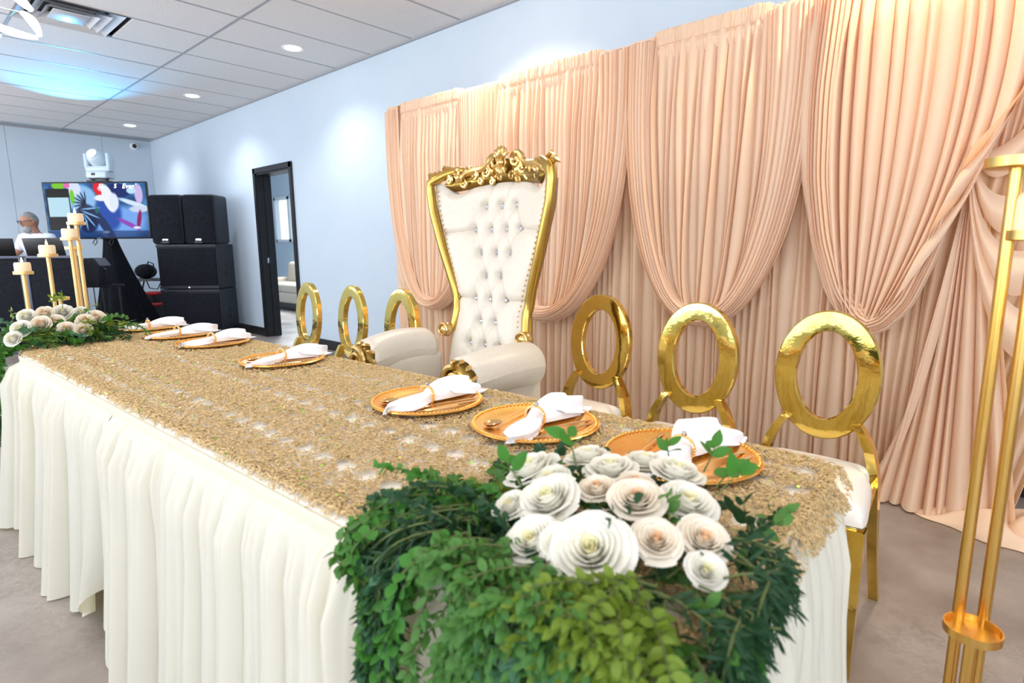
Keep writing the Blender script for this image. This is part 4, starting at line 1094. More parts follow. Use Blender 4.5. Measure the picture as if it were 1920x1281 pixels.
class Arrangement:
    def __init__(s, T, origin, limit, seed, clampf):
        s.T = T; s.o = np.array(origin, float); s.left = limit; s.r = np.random.RandomState(seed); s.bulk = {}; s.clamp = clampf; s.me = {}
    def leafmesh(s, kind, mt):
        if (kind, mt) not in s.me:
            V, F = LT[kind]; me = bpy.data.meshes.new('leaf'); me.from_pydata(V.tolist(), [], F); me.materials.append(M[mt]); me.shade_smooth(); s.me[(kind, mt)] = me
        return s.me[(kind, mt)]
    def spray(s, start, d, length, kind, mt, size, step, droop=1.0, spread=0.9, single=True, pairs=True, name='leaf_spray'):
        r = s.r; n = max(4, int(length/0.02)); p = np.array(start, float); d = np.array(d, float); d /= np.linalg.norm(d); P = [p.copy()]
        for i in range(n):
            d = d+np.array([r.normal(0, 0.05), r.normal(0, 0.05), -0.16*droop+r.normal(0, 0.03)]); d /= np.linalg.norm(d)
            p = p+d*(length/n); p = s.clamp(p); P.append(p.copy())
        P = np.array(P); m = MB(); m.tube(P-s.o, np.linspace(0.0018, 0.0007, len(P)), 4)
        stem = m.build(name, M['stem'], s.T)
        D = np.r_[0, np.cumsum(np.linalg.norm(np.diff(P, axis=0), axis=1))]; side = 1
        q = 0.02+r.uniform(0, step)
        while q < D[-1]:
            c = np.array([np.interp(q, D, P[:, k]) for k in range(3)]); c2 = np.array([np.interp(min(D[-1], q+0.01), D, P[:, k]) for k in range(3)])
            tg = c2-c; tg = tg/(np.linalg.norm(tg)+1e-9) if np.linalg.norm(tg) > 1e-5 else np.array([0, 0, -1.0])
            for sd in ((side, -side) if pairs else (side,)):
                out = np.cross(tg, np.array([0, 0, 1.0])+r.normal(0, 0.5, 3)); out /= np.linalg.norm(out)+1e-9
                ld = tg*(1-spread*0.6)+out*sd*spread+r.normal(0, 0.22, 3); upv = np.array([-0.25, -0.75, 0.65])+r.normal(0, 0.45, 3)
                A = frame_from(ld, upv)*(size*r.uniform(0.75, 1.15))
                if s.left > 0 and single:
                    M4 = Matrix.Identity(4)
                    for a in range(3):
                        for b in range(3): M4[a][b] = A[a, b]
                        M4[a][3] = c[a]-s.o[a]
                    link('leaf', s.leafmesh(kind, mt), stem, M4); s.left -= 1
                else: s.bulk.setdefault((kind, mt), []).append((A, c-s.o))
            side = -side; q += step*r.uniform(0.8, 1.2)
    def finish(s):
        for (kind, mt), L in s.bulk.items():
            V, F = LT[kind]; A = np.array([a for a, c in L]); C = np.array([c for a, c in L])
            VV = np.einsum('nij,kj->nki', A, V)+C[:, None, :]; nV = len(V)
            F = np.array(F); FF = (F[None]+(np.arange(len(L))*nV)[:, None, None]).reshape(-1, 4)
            me = bpy.data.meshes.new('foliage'); me.from_pydata(VV.reshape(-1, 3).tolist(), [], FF.tolist()); me.materials.append(M[mt]); me.shade_smooth()
            link('foliage', me, s.T, kind='stuff')
def petal_grid(r, w, h, curl, cupz, n=7, mrows=6):
    """petal standing at radius r around the z axis"""
    X = np.zeros((n, mrows, 3))
    for i in range(n):
        u = -1+2*i/(n-1)
        for j in range(mrows):
            v = j/(mrows-1); ww = w*(0.45+0.55*math.sin(PI*min(1, v*0.72+0.12)))
            a = u*ww; rr = r*(0.35+0.65*v**0.7)+curl*v**4
            z = h*v*(1-0.16*u*u*v)-cupz*v**5
            X[i, j] = (rr*math.cos(a), rr*math.sin(a), z)
    return X
def rose(T, pos, nrm, size, blush, seed, cup=False):
    r = np.random.RandomState(seed); m_out = M['rose_blush'] if blush else M['rose']; m_in = M['rose_blush_in'] if blush else M['rose_in']
    A = Vector(nrm).normalized().to_track_quat('Z', 'Y').to_matrix().to_4x4(); A = Matrix.Translation(pos) @ A @ Matrix.Rotation(r.uniform(0, 6.28), 4, 'Z') @ Matrix.Scale(size, 4)
    if cup: A = A @ Matrix.Diagonal((0.80, 0.80, 1.30, 1))
    m = MB()   # heart: rolled inner petals
    k = 0
    for ring, (rad, n, h, w, curl) in enumerate(((0.10, 2, 0.78, 2.0, 0.0), (0.19, 3, 0.82, 1.5, 0.02), (0.30, 3, 0.84, 1.45, 0.03), (0.42, 4, 0.82, 1.15, 0.05), (0.54, 4, 0.78, 1.15, 0.06), (0.66, 5, 0.72, 0.95, 0.09))):
        for i in range(n):
            X = petal_grid(rad, w, h, curl, 0.02); a = 2*PI*(i+0.5*ring)/n+r.normal(0, 0.12); c, s_ = math.cos(a), math.sin(a)
            Y = X.copy(); Y[..., 0] = X[..., 0]*c-X[..., 1]*s_; Y[..., 1] = X[..., 0]*s_+X[..., 1]*c; m.grid(Y)
    o = m.build('rose', [m_out, m_in], T); o.matrix_basis = A
    nf = len(o.data.polygons); per = (7-1)*(6-1)
    idx = np.zeros(nf, np.int32); idx[:per*5] = 1; o.data.polygons.foreach_set('material_index', idx)
    me = None
    for ring, (rad, n, h, w, curl, cz) in enumerate(((0.78, 5, 0.64, 0.90, 0.14, 0.05), (0.90, 6, 0.52, 0.78, 0.20, 0.10))):
        for i in range(n):
            X = petal_grid(rad, w, h, curl+r.uniform(-0.05, 0.08), cz+r.uniform(0, 0.08)); X += r.normal(0, 0.008, X.shape)
            pm = MB().grid(X).mesh('petal', m_out)
            link('petal', pm, o, Matrix.Rotation(2*PI*(i+0.5*ring)/n+r.normal(0, 0.1), 4, 'Z'))
def near_flowers():
    o = (-0.45, 0.66, TB['zt'])
    T = thing('flower_arrangement', 'large white and blush rose garland spilling over the near table corner', 'flowers', o)
    zt = TB['zt']
    def clamp(p):
        inside = (TB['xl'] < p[0] < TB['xr']+0.02) and (edge_front(p[0])-0.02 < p[1] < edge_back(p[0])+0.02)
        if inside and p[2] < zt+0.022:
            if p[2] > zt-0.05: p[2] = zt+0.022
            else:
                if p[1]-edge_front(p[0]) < TB['xr']-p[0]: p[1] = edge_front(p[0])-0.07
                else: p[0] = TB['xr']+0.08
        if not inside and p[2] < zt:  # keep clear of the flared skirt
            lim = 0.05+0.10*(zt-p[2])
            if p[1] > edge_front(p[0])-lim and p[1] < edge_front(p[0])+0.1 and p[0] < TB['xr']: p[1] = edge_front(p[0])-lim
            if TB['xr']-0.02 < p[0] < TB['xr']+lim and p[1] > edge_front(p[0]): p[0] = TB['xr']+lim
        p[0] = min(p[0], -0.172-0.05*max(0, p[1]-0.45)); p[0] = max(p[0], -0.615 if p[2] < zt else -0.80); p[1] = max(p[1], edge_front(p[0])-0.085-0.06*max(0, zt-p[2]))
        return p
    S = Arrangement(T, o, 300, 5, clamp); r = S.r
    def U(a, b): return r.uniform(a, b)
    ef = edge_front(-0.45)
    # oval leaves cascading over the front edge: the middle mass
    for k in range(46):
        x = U(-0.46, -0.27); S.spray((x, U(0.44, 0.56), U(0.80, 0.85)), (U(-0.5, 0.4), -0.8, U(0.0, 0.3)), U(0.22, 0.42), 'oval', 'leaf_mid', 0.020, 0.010, 1.0, 0.8, single=True)
    for k in range(34):
        x = U(-0.34, -0.20); S.spray((x, U(0.42, 0.50), U(0.76, 0.82)), (U(-0.3, 0.4), -0.8, U(-0.1, 0.2)), U(0.22, 0.42), 'oval', 'leaf_olive', 0.019, 0.010, 1.1, 0.8)
    for k in range(30):
        S.spray((U(-0.47, -0.30), U(0.44, 0.51), U(0.80, 0.85)), (U(-0.7, 0.5), -0.7, U(0.1, 0.6)), U(0.10, 0.18), 'oval', 'leaf_mid', 0.019, 0.009, 1.0, 0.9, single=False)
    for k in range(46):
        S.spray((U(-0.34, -0.22), U(0.43, 0.52), U(0.79, 0.85)), (U(-0.6, 0.6), -0.7, U(0.1, 0.6)), U(0.09, 0.17), 'oval', 'leaf_olive', 0.018, 0.009, 1.0, 0.9, single=k < 12)
    # dark willow hanging left and right
    for k in range(18):
        S.spray((U(-0.62, -0.50), U(0.46, 0.52), U(0.80, 0.84)), (U(-0.9, -0.1), -0.6, U(0.0, 0.2)), U(0.28, 0.46), 'willow', 'leaf_dark', 0.027, 0.009, 1.1, 0.55)
    for k in range(34):
        S.spray((U(-0.28, -0.19), U(0.50, 0.68), U(0.78, 0.84)), (U(0.2, 0.8), U(-0.4, 0.3), U(0.0, 0.3)), U(0.12, 0.24), 'willow', 'leaf_dark', 0.026, 0.007, 1.1, 0.6)
    for k in range(16):
        S.spray((U(-0.22, -0.15), U(0.46, 0.60), U(0.76, 0.82)), (U(0.4, 1.0), U(-0.5, 0.3), 0.1), U(0.18, 0.30), 'small', 'leaf_bright', 0.014, 0.008, 1.3, 0.7)
    for k in range(26):
        S.spray((U(-0.30, -0.20), U(0.44, 0.56), U(0.78, 0.83)), (U(-0.6, 0.7), -0.6, U(0.0, 0.4)), U(0.08, 0.16), ('willow', 'oval')[k % 2], ('leaf_dark', 'leaf_mid')[k % 2], 0.024, 0.008, 1.0, 0.8, single=False)
    # bright eucalyptus to the left
    for k in range(20):
        S.spray((U(-0.66, -0.48), U(0.47, 0.56), U(0.79, 0.84)), (U(-0.8, 0.0), -0.7, U(0.0, 0.3)), U(0.2, 0.42), 'round', ('leaf_bright', 'leaf_mid', 'leaf_blue')[k % 3], 0.020, 0.014, 1.1, 0.9)
    for k in range(10):
        S.spray((U(-0.42, -0.30), U(0.46, 0.5), U(0.80, 0.84)), (U(-0.4, 0.5), -0.8, 0.1), U(0.2, 0.3), 'round', 'leaf_blue', 0.018, 0.012, 1.1, 0.9)
    # sprays lying out on the tablecloth towards the left and back
    for k in range(30):
        a = R(U(120, 215)); S.spray((U(-0.62, -0.48), U(0.52, 0.70), zt+0.05), (math.cos(a), math.sin(a)*0.8, U(0.0, 0.35)), U(0.10, 0.24), 'small', ('leaf_olive', 'leaf_dark', 'leaf_mid')[k % 3], 0.019, 0.008, 0.6, 0.8, single=False)
    for k in range(26):
        S.spray((U(-0.62, -0.42), U(0.48, 0.60), zt+0.06), (U(-0.9, -0.2), U(-0.5, 0.3), U(0.1, 0.4)), U(0.12, 0.24), 'small', ('leaf_bright', 'leaf_dark')[k % 2], 0.016, 0.006, 0.8, 0.7, single=False)
    for k in range(3):
        S.spray((-0.60+0.02*k, 0.74, zt+0.04), (-0.6+0.3*k, 0.7, 0.5), 0.12, 'round', 'leaf_dark', 0.018, 0.016, 0.6, 0.9)
    # leaves among and under the roses
    for k in range(60):
        S.spray((U(-0.56, -0.24), U(0.50, 0.82), zt+U(0.02, 0.06)), (U(-1, 1), U(-1, 1), U(0.3, 0.9)), U(0.05, 0.10), 'oval', ('leaf_dark', 'leaf_mid')[k % 2], 0.026, 0.014, 0.5, 0.9, single=False)
    for (x, y, z, dx, dy) in ((-0.47, 0.66, 0.88, -0.5, 0.3), (-0.37, 0.88, 0.83, 0.0, 0.7), (-0.42, 0.86, 0.83, -0.4, 0.6), (-0.29, 0.74, 0.86, 0.3, 0.5), (-0.31, 0.78, 0.85, 0.1, 0.8), (-0.50, 0.57, 0.87, -0.8, 0.1)):
        S.spray((x, y, z), (dx, dy, 0.7), 0.05, 'oval', 'leaf_bright', 0.036, 0.014, 0.3, 0.7)
    # the single fern frond curving out to the right
    S.spray((-0.30, 0.66, zt+0.05), (0.55, 0.75, 0.05), 0.17, 'small', 'leaf_dark', 0.010, 0.004, -0.12, 0.9)
    S.finish()
    # roses: x, y, z, radius, blush, tilt
    rs = [(1060, 925, 52, 0), (1148, 1003, 66, 0), (1018, 985, 46, 0), (1068, 1000, 32, 0), (975, 930, 32, 0), (1126, 912, 32, 1), (1205, 925, 44, 1), (1243, 985, 40, 1), (1015, 872, 46, 0), (1098, 846, 38, 0),
          (1155, 872, 42, 0), (1205, 855, 38, 0), (1262, 872, 42, 0), (1288, 925, 46, 0), (1318, 968, 40, 1), (1040, 895, 36, 0), (1180, 900, 34, 1), (1330, 1000, 30, 0)]
    # world positions on a low dome over the corner
    C = {0: (-0.452, 0.580, 0.868), 1: (-0.345, 0.520, 0.862), 2: (-0.420, 0.505, 0.850), 3: (-0.385, 0.508, 0.858), 4: (-0.500, 0.555, 0.850), 5: (-0.418, 0.640, 0.870), 6: (-0.358, 0.640, 0.874), 7: (-0.300, 0.585, 0.860),
         8: (-0.545, 0.655, 0.860), 9: (-0.505, 0.745, 0.862), 10: (-0.445, 0.715, 0.868), 11: (-0.430, 0.790, 0.858), 12: (-0.370, 0.775, 0.864), 13: (-0.318, 0.700, 0.860), 14: (-0.268, 0.640, 0.850), 15: (-0.498, 0.640, 0.860), 16: (-0.395, 0.700, 0.862), 17: (-0.246, 0.600, 0.835)}
    for i, (px, py, rad, bl) in enumerate(rs):
        x, y, z = C[i]; d = math.dist((x, y, z), (0, 0, 1.2)); size = rad/1079*d*0.85*1.26
        n = Vector((x+0.40, y-0.68, 0.16)); n = n.normalized()*0.75+Vector((0.10, -0.30, 0.75))
        p = (x-o[0], y-o[1], z-o[2]-0.42*size)
        rose(T, p, n, size, bl, 100+i)
near_flowers()
def far_flowers():
    o = (-3.45, 0.58, TB['zt']); zt = TB['zt']
    T = thing('flower_arrangement', 'white rose garland spilling over the far left table end', 'flowers', o)
    def clamp(p):
        inside = (TB['xl']-0.02 < p[0] < 0) and (edge_front(p[0])-0.02 < p[1] < edge_back(p[0])+0.02)
        if inside and p[2] < zt+0.022:
            if p[2] > zt-0.05: p[2] = zt+0.022
            else: p[1] = edge_front(p[0])-0.08
        if not inside and p[2] < zt:
            lim = 0.06+0.10*(zt-p[2])
            if p[1] > edge_front(p[0])-lim and p[1] < edge_front(p[0])+0.1: p[1] = edge_front(p[0])-lim
            if TB['xl']-lim < p[0] < TB['xl']+0.02: p[0] = TB['xl']-lim
        return p
    S = Arrangement(T, o, 240, 9, clamp); r = S.r
    def U(a, b): return r.uniform(a, b)
    for k in range(60): S.spray((U(-3.60, -3.25), U(0.46, 0.74), U(0.79, 0.84)), (U(-0.3, 0.9), U(-0.7, 0.3), U(0.0, 0.3)), U(0.08, 0.18), 'round', ('leaf_mid', 'leaf_blue', 'leaf_bright', 'leaf_olive')[k % 4], 0.026, 0.016, 0.8, 0.9)
    for k in range(56): S.spray((U(-3.62, -3.30), U(0.46, 0.80), U(0.80, 0.84)), (U(-0.1, 1.0), U(-0.8, 0.6), U(0.0, 0.3)), U(0.10, 0.24), 'willow', ('leaf_mid', 'leaf_olive', 'leaf_dark')[k % 3], 0.040, 0.011, 0.7, 0.6, single=False)
    for k in range(70): S.spray((U(-3.58, -3.28), U(0.34, 0.44), U(0.77, 0.84)), (U(-0.8, 0.4), U(-0.6, 0.0), U(-0.3, 0.1)), U(0.18, 0.48), ('small', 'round')[k % 2], ('leaf_mid', 'leaf_dark', 'leaf_bright')[k % 3], 0.022, 0.011, 1.5, 0.8, single=False)
    for k in range(16): S.spray((U(-3.55, -3.35), U(0.34, 0.42), U(0.72, 0.82)), (U(-0.5, 0.1), -0.3, -0.3), U(0.3, 0.45), 'willow', 'leaf_dark', 0.04, 0.012, 1.5, 0.6, single=False)
    for k in range(40): S.spray((U(-3.72, -3.35), U(0.45, 0.76), zt+U(0.03, 0.08)), (U(-1, 1), U(-1, 1), 0.6), 0.09, 'round', ('leaf_mid', 'leaf_olive')[k % 2], 0.026, 0.02, 0.5, 0.9, single=False)
    for p in ((-3.45, 0.60, 0.92), (-3.55, 0.58, 0.92), (-3.38, 0.40, 0.87)): S.spray(p, (0.1, 0.1, 1), 0.07, 'oval', 'leaf_olive', 0.03, 0.014, 0.2, 0.8)
    S.finish()
    pts = [(-3.42, 0.565, 0.865, 0.046, 1), (-3.36, 0.505, 0.870, 0.046, 1), (-3.30, 0.425, 0.862, 0.045, 0), (-3.36, 0.665, 0.865, 0.046, 1), (-3.40, 0.715, 0.875, 0.046, 1), (-3.27, 0.635, 0.838, 0.040, 1), (-3.50, 0.475, 0.900, 0.042, 0),
           (-3.50, 0.610, 0.905, 0.046, 0), (-3.48, 0.540, 0.905, 0.046, 1), (-3.22, 0.385, 0.835, 0.038, 0), (-3.56, 0.690, 0.890, 0.042, 0), (-3.30, 0.580, 0.845, 0.042, 1)]
    for i, (x, y, z, s_, bl) in enumerate(pts):
        rose(T, (x-o[0], y-o[1], z-o[2]-0.02), (0.72, -0.30+1.6*(y-0.58), 0.60), s_*1.08, bl, 300+i, True)
far_flowers()

# ================================================================== disc jockey corner
RZ = R(42.07)
FX, FY = -math.sin(RZ), math.cos(RZ); GX, GY = math.cos(RZ), math.sin(RZ)
def at(depth, lat): return (FX*depth+GX*lat, FY*depth+GY*lat)   # floor frame turned 42 degrees
def ploc(p, z=0): return (p[0], p[1], z)
def tv():
    c = (-9.412, 2.147); T = thing('television', 'large flat screen showing dancers on a black draped tripod', 'television', (c[0], c[1], 0), RZ)
    z0, z1, w = 1.335, 2.085, 1.385
    MB().box((0, 0.02, (z0+z1)/2), (w, 0.045, z1-z0), 0.006).build('housing', M['black'], T)
    # screen picture: flat coloured print, vertex colours on a fine grid
    W_, H_ = 180, 100; sw, sh = w-0.03, z1-z0-0.04
    yy, xx = np.mgrid[0:H_, 0:W_]; U = (xx+0.5)/W_; V = 1-(yy+0.5)/H_      # V=0 at the bottom
    U = xx/(W_-1); V = 1-yy/(H_-1)
    img = np.zeros((H_, W_, 3)); img[:] = (0.16, 0.38, 0.62)
    n1 = sum(np.sin(U*a+V*b+c_) for a, b, c_ in ((9, 5, 1), (17, -8, 2), (31, 22, 0), (-13, 27, 4)))/4
    img += (n1[..., None])*np.array([0.12, 0.18, 0.22])
    def blob(cx, cy, rx, ry, col, soft=0.25, ang=0.0):
        dx = (U-cx)*math.cos(ang)+(V-cy)*math.sin(ang)*0.56; dy = -(U-cx)*math.sin(ang)/0.56+(V-cy)*math.cos(ang)
        d = np.sqrt((dx/rx)**2+(dy/ry)**2); a = np.clip((1+soft-d)/soft, 0, 1)[..., None]; img[:] = img*(1-a)+np.array(col)*a
    blob(0.36, 0.72, 0.13, 0.22, (0.55, 0.75, 0.95)); blob(0.30, 0.90, 0.06, 0.12, (0.85, 0.9, 1.0))
    blob(0.10, 0.93, 0.05, 0.06, (0.10, 0.25, 0.55)); blob(0.15, 0.96, 0.06, 0.06, (0.45, 0.8, 0.08)); blob(0.23, 0.96, 0.03, 0.04, (0.9, 0.4, 0.7)); blob(0.275, 0.75, 0.02, 0.12, (0.45, 0.8, 0.1))
    blob(0.72, 0.86, 0.12, 0.12, (0.03, 0.12, 0.40)); blob(0.72, 0.30, 0.22, 0.22, (0.45, 0.65, 0.95), 0.6); blob(0.62, 0.45, 0.10, 0.28, (0.10, 0.28, 0.66), 0.4)
    blob(0.57, 0.20, 0.035, 0.34, (0.04, 0.14, 0.34), 0.3, 0.5); blob(0.40, 0.35, 0.10, 0.24, (0.03, 0.12, 0.30), 0.2)
    for k in range(12):
        a = R(200+15*k); blob(0.38+0.06*math.cos(a), 0.52+0.24*math.sin(a)*0.9, 0.006, 0.13, (0.50, 0.72, 0.92) if k % 2 else (0.02, 0.08, 0.24), 0.6, a+PI/2)
    for k in range(7):
        a = R(90+20*k); blob(0.40+0.06*math.cos(a), 0.62+0.12*math.sin(a), 0.006, 0.09, (0.02, 0.05, 0.18), 0.5, a+PI/2)
    blob(0.545, 0.92, 0.05, 0.12, (0.90, 0.03, 0.16)); blob(0.555, 0.84, 0.035, 0.06, (0.92, 0.02, 0.06)); blob(0.56, 0.90, 0.025, 0.04, (1, 0.75, 0.8))
    blob(0.63, 0.72, 0.05, 0.24, (0.95, 0.97, 1.0), 0.2, 0.25); blob(0.56, 0.73, 0.06, 0.05, (0.95, 0.97, 1.0), 0.3); blob(0.68, 0.66, 0.04, 0.14, (0.9, 0.93, 1.0), 0.3)
    blob(0.93, 0.80, 0.035, 0.16, (0.80, 0.72, 0.92), 0.3); blob(0.86, 0.86, 0.04, 0.05, (0.75, 0.9, 1.0), 0.3); blob(0.88, 0.62, 0.13, 0.035, (0.85, 0.92, 1.0), 0.5, -0.35); blob(0.92, 0.52, 0.08, 0.05, (0.8, 0.85, 0.95), 0.4)
    blob(0.91, 0.32, 0.018, 0.16, (0.55, 0.02, 0.35), 0.3, -0.2); blob(0.80, 0.25, 0.09, 0.03, (0.55, 0.25, 0.7), 0.7, -0.5); blob(0.88, 0.18, 0.03, 0.02, (0.9, 0.92, 1.0), 0.4); blob(0.57, 0.10, 0.03, 0.02, (0.9, 0.95, 1.0), 0.4)
    blob(0.50, 0.50, 0.015, 0.05, (0.02, 0.4, 0.3), 0.3)
    img[(U > 0.015) & (U < 0.25) & (V < 0.90) & (V > 0.14)] = (0.004, 0.006, 0.02)
    img[(V < 0.13)] = img[(V < 0.13)]*0.4+np.array([0.04, 0.14, 0.34])*0.6
    img[(V < 0.13) & (U < 0.25)] = (0.10, 0.26, 0.50)
    card = (U > 0.03) & (U < 0.235) & (V < 0.74) & (V > 0.39)
    img[card] = (0.72, 0.88, 0.95)
    img = np.clip(img, 0, 1)**2.1
    X = np.zeros((W_, H_, 3)); 
    for a in range(W_):
        X[a, :, 0] = -sw/2+sw*a/(W_-1); X[a, :, 1] = -0.0035; X[a, :, 2] = (z0+z1)/2+sh/2-sh*np.arange(H_)/(H_-1)
    sm = bpy.data.materials.new('screen_picture'); sm.use_nodes = True; nt = sm.node_tree; b = nt.nodes['Principled BSDF']
    vc = nt.nodes.new('ShaderNodeVertexColor'); vc.layer_name = 'Col'; b.inputs['Base Color'].default_value = (0.01, 0.01, 0.01, 1); b.inputs['Roughness'].default_value = 0.3; b.inputs['Specular IOR Level'].default_value = 0.08
    nt.links.new(vc.outputs[0], b.inputs['Emission Color']); b.inputs['Emission Strength'].default_value = 1.0
    s = MB().grid(X).build('screen', sm, T, False)
    ca = s.data.color_attributes.new('Col', 'FLOAT_COLOR', 'POINT'); arr = np.ones((W_*H_, 4)); arr[:, :3] = img.transpose(1, 0, 2).reshape(-1, 3); ca.data.foreach_set('color', arr.ravel())
    em = mat('screen_letters', (1, 1, 1), 0.5, emit=(0.85, 0.97, 1), es=1.1); emd = mat('card_letters', (0.1, 0.2, 0.25), 0.5, emit=(0.18, 0.32, 0.36), es=1.0); emr = mat('red_mark', (0.5, 0, 0.05), 0.5, emit=(0.7, 0.02, 0.08), es=1.0)
    def text(txt, x, z, size, m, shear=0.0, name='screen_lettering', bold=0.0):
        cu = bpy.data.curves.new('t', 'FONT'); cu.body = txt; cu.size = size; cu.shear = shear; cu.offset = bold; cu.extrude = 0.0004; cu.space_character = 1.05
        ob = bpy.data.objects.new('t', cu); COL.objects.link(ob); dg = bpy.context.evaluated_depsgraph_get(); me = bpy.data.meshes.new_from_object(ob.evaluated_get(dg)); bpy.data.objects.remove(ob)
        me.materials.clear(); me.materials.append(m)
        link(name, me, s, Matrix.Translation((x, -0.0055, z)) @ Matrix.Rotation(PI/2, 4, 'X'))
    text('El', -sw/2+0.545*sw, z1-0.083, 0.075, em, 0.25, bold=0.0012); text('S', -sw/2+0.695*sw, z1-0.083, 0.075, em, 0.25, bold=0.0012); text("Even'", -sw/2+0.775*sw, z1-0.088, 0.083, em, 0.3, bold=0.0015)
    text('I', -sw/2+0.262*sw, z1-0.125, 0.035, emr, 0.2)
    MB().box((-0.02, -0.002, z0+0.012), (0.05, 0.004, 0.006)).build('maker_badge', M['chrome'], T, False)
    # mount plate, pole, tripod cloth
    MB().box((0.03, 0.10, 2.095), (0.27, 0.16, 0.022), 0.004).build('top_shelf', M['black'], T)
    MB().box((0.03, 0.075, 1.75), (0.30, 0.06, 0.40), 0.01).tube([(0.03, 0.14, 0.02), (0.03, 0.14, 2.09)], 0.025, 12).build('mount', M['black'], T)
    nz, na = 24, 64; X = np.zeros((na, nz, 3))
    for i in range(na):
        a = 2*PI*i/na
        for j in range(nz):
            t = j/(nz-1); z = 1.34+(0.02-1.34)*t
            tri = 1/(max(0.62, math.cos((a+0.2+PI) % (2*PI/3)-PI/3)))
            rr = (0.07+0.30*t**1.15)*tri*0.86; rr *= 1+0.05*math.sin(a*11)*t
            X[i, j] = (0.04+0.11*t+rr*math.cos(a), 0.12+rr*0.8*math.sin(a), z)
    MB().grid(X, False, True).build('tripod_drape', M['blackfab'], T)
    for sx in (-1, 1):
        MB().tube([(sx*0.11+0.02, 0.03, 1.34), (sx*0.11, 0.0, 1.28), (sx*0.11+0.03, 0.0, 1.25), (sx*0.11+0.05, 0.02, 1.30), (sx*0.11+0.03, 0.03, 1.34)], 0.006, 6).build('strap', M['black'], T)
tv()
def moving_head():
    p = (-9.40, 2.235); T = thing('moving_head_light', 'white moving head stage light standing above the television', 'stage light', (p[0], p[1], 2.107), RZ)
    m = MB(); m.box((0, 0, 0.065), (0.27, 0.20, 0.09), 0.02, 3); m.build('base', M['moverwhite'], T)
    MB().box((-0.03, -0.101, 0.07), (0.05, 0.004, 0.032), 0.002).build('display', M['black'], T)
    m = MB()
    for sx in (-1, 1): m.tube([(sx*0.09, 0.0, 0.012), (sx*0.10, -0.03, -0.003)], 0.012, 8)
    m.tube([(-0.12, -0.05, 0.02), (-0.06, -0.09, 0.004), (0.03, -0.09, 0.012), (0.10, -0.06, 0.006), (0.13, -0.03, 0.03)], 0.008, 6); m.build('clamp', M['black'], T)
    m = MB(); m.box((0, 0, 0.145), (0.33, 0.12, 0.075), 0.025, 3)
    for sx in (-1, 1): m.box((sx*0.145, 0, 0.245), (0.05, 0.13, 0.21), 0.024, 3)
    m.build('yoke', M['moverwhite'], T)
    A = Matrix.Translation((-0.01, 0.0, 0.275)) @ Matrix.Rotation(R(-28), 4, 'X')
    prof = [(0.0005, -0.13), (0.075, -0.125), (0.105, -0.08), (0.112, 0.0), (0.10, 0.07), (0.072, 0.115), (0.060, 0.12)]
    h = MB().lathe([(r_, z) for r_, z in prof], 28, (0, 0, 0), A @ Matrix.Rotation(R(90), 4, 'X')).build('lamp_head', M['moverwhite'], T)
    A2 = A @ Matrix.Rotation(R(90), 4, 'X')
    MB().lathe([(0.060, 0.12), (0.068, 0.128), (0.055, 0.13), (0.045, 0.118)], 28, (0, 0, 0), A2).build('lens_ring', M['frame_white'], h)
    MB().lathe([(0.0005, 0.121), (0.047, 0.119)], 28, (0, 0, 0), A2).build('lens', M['lens'], h)
moving_head()
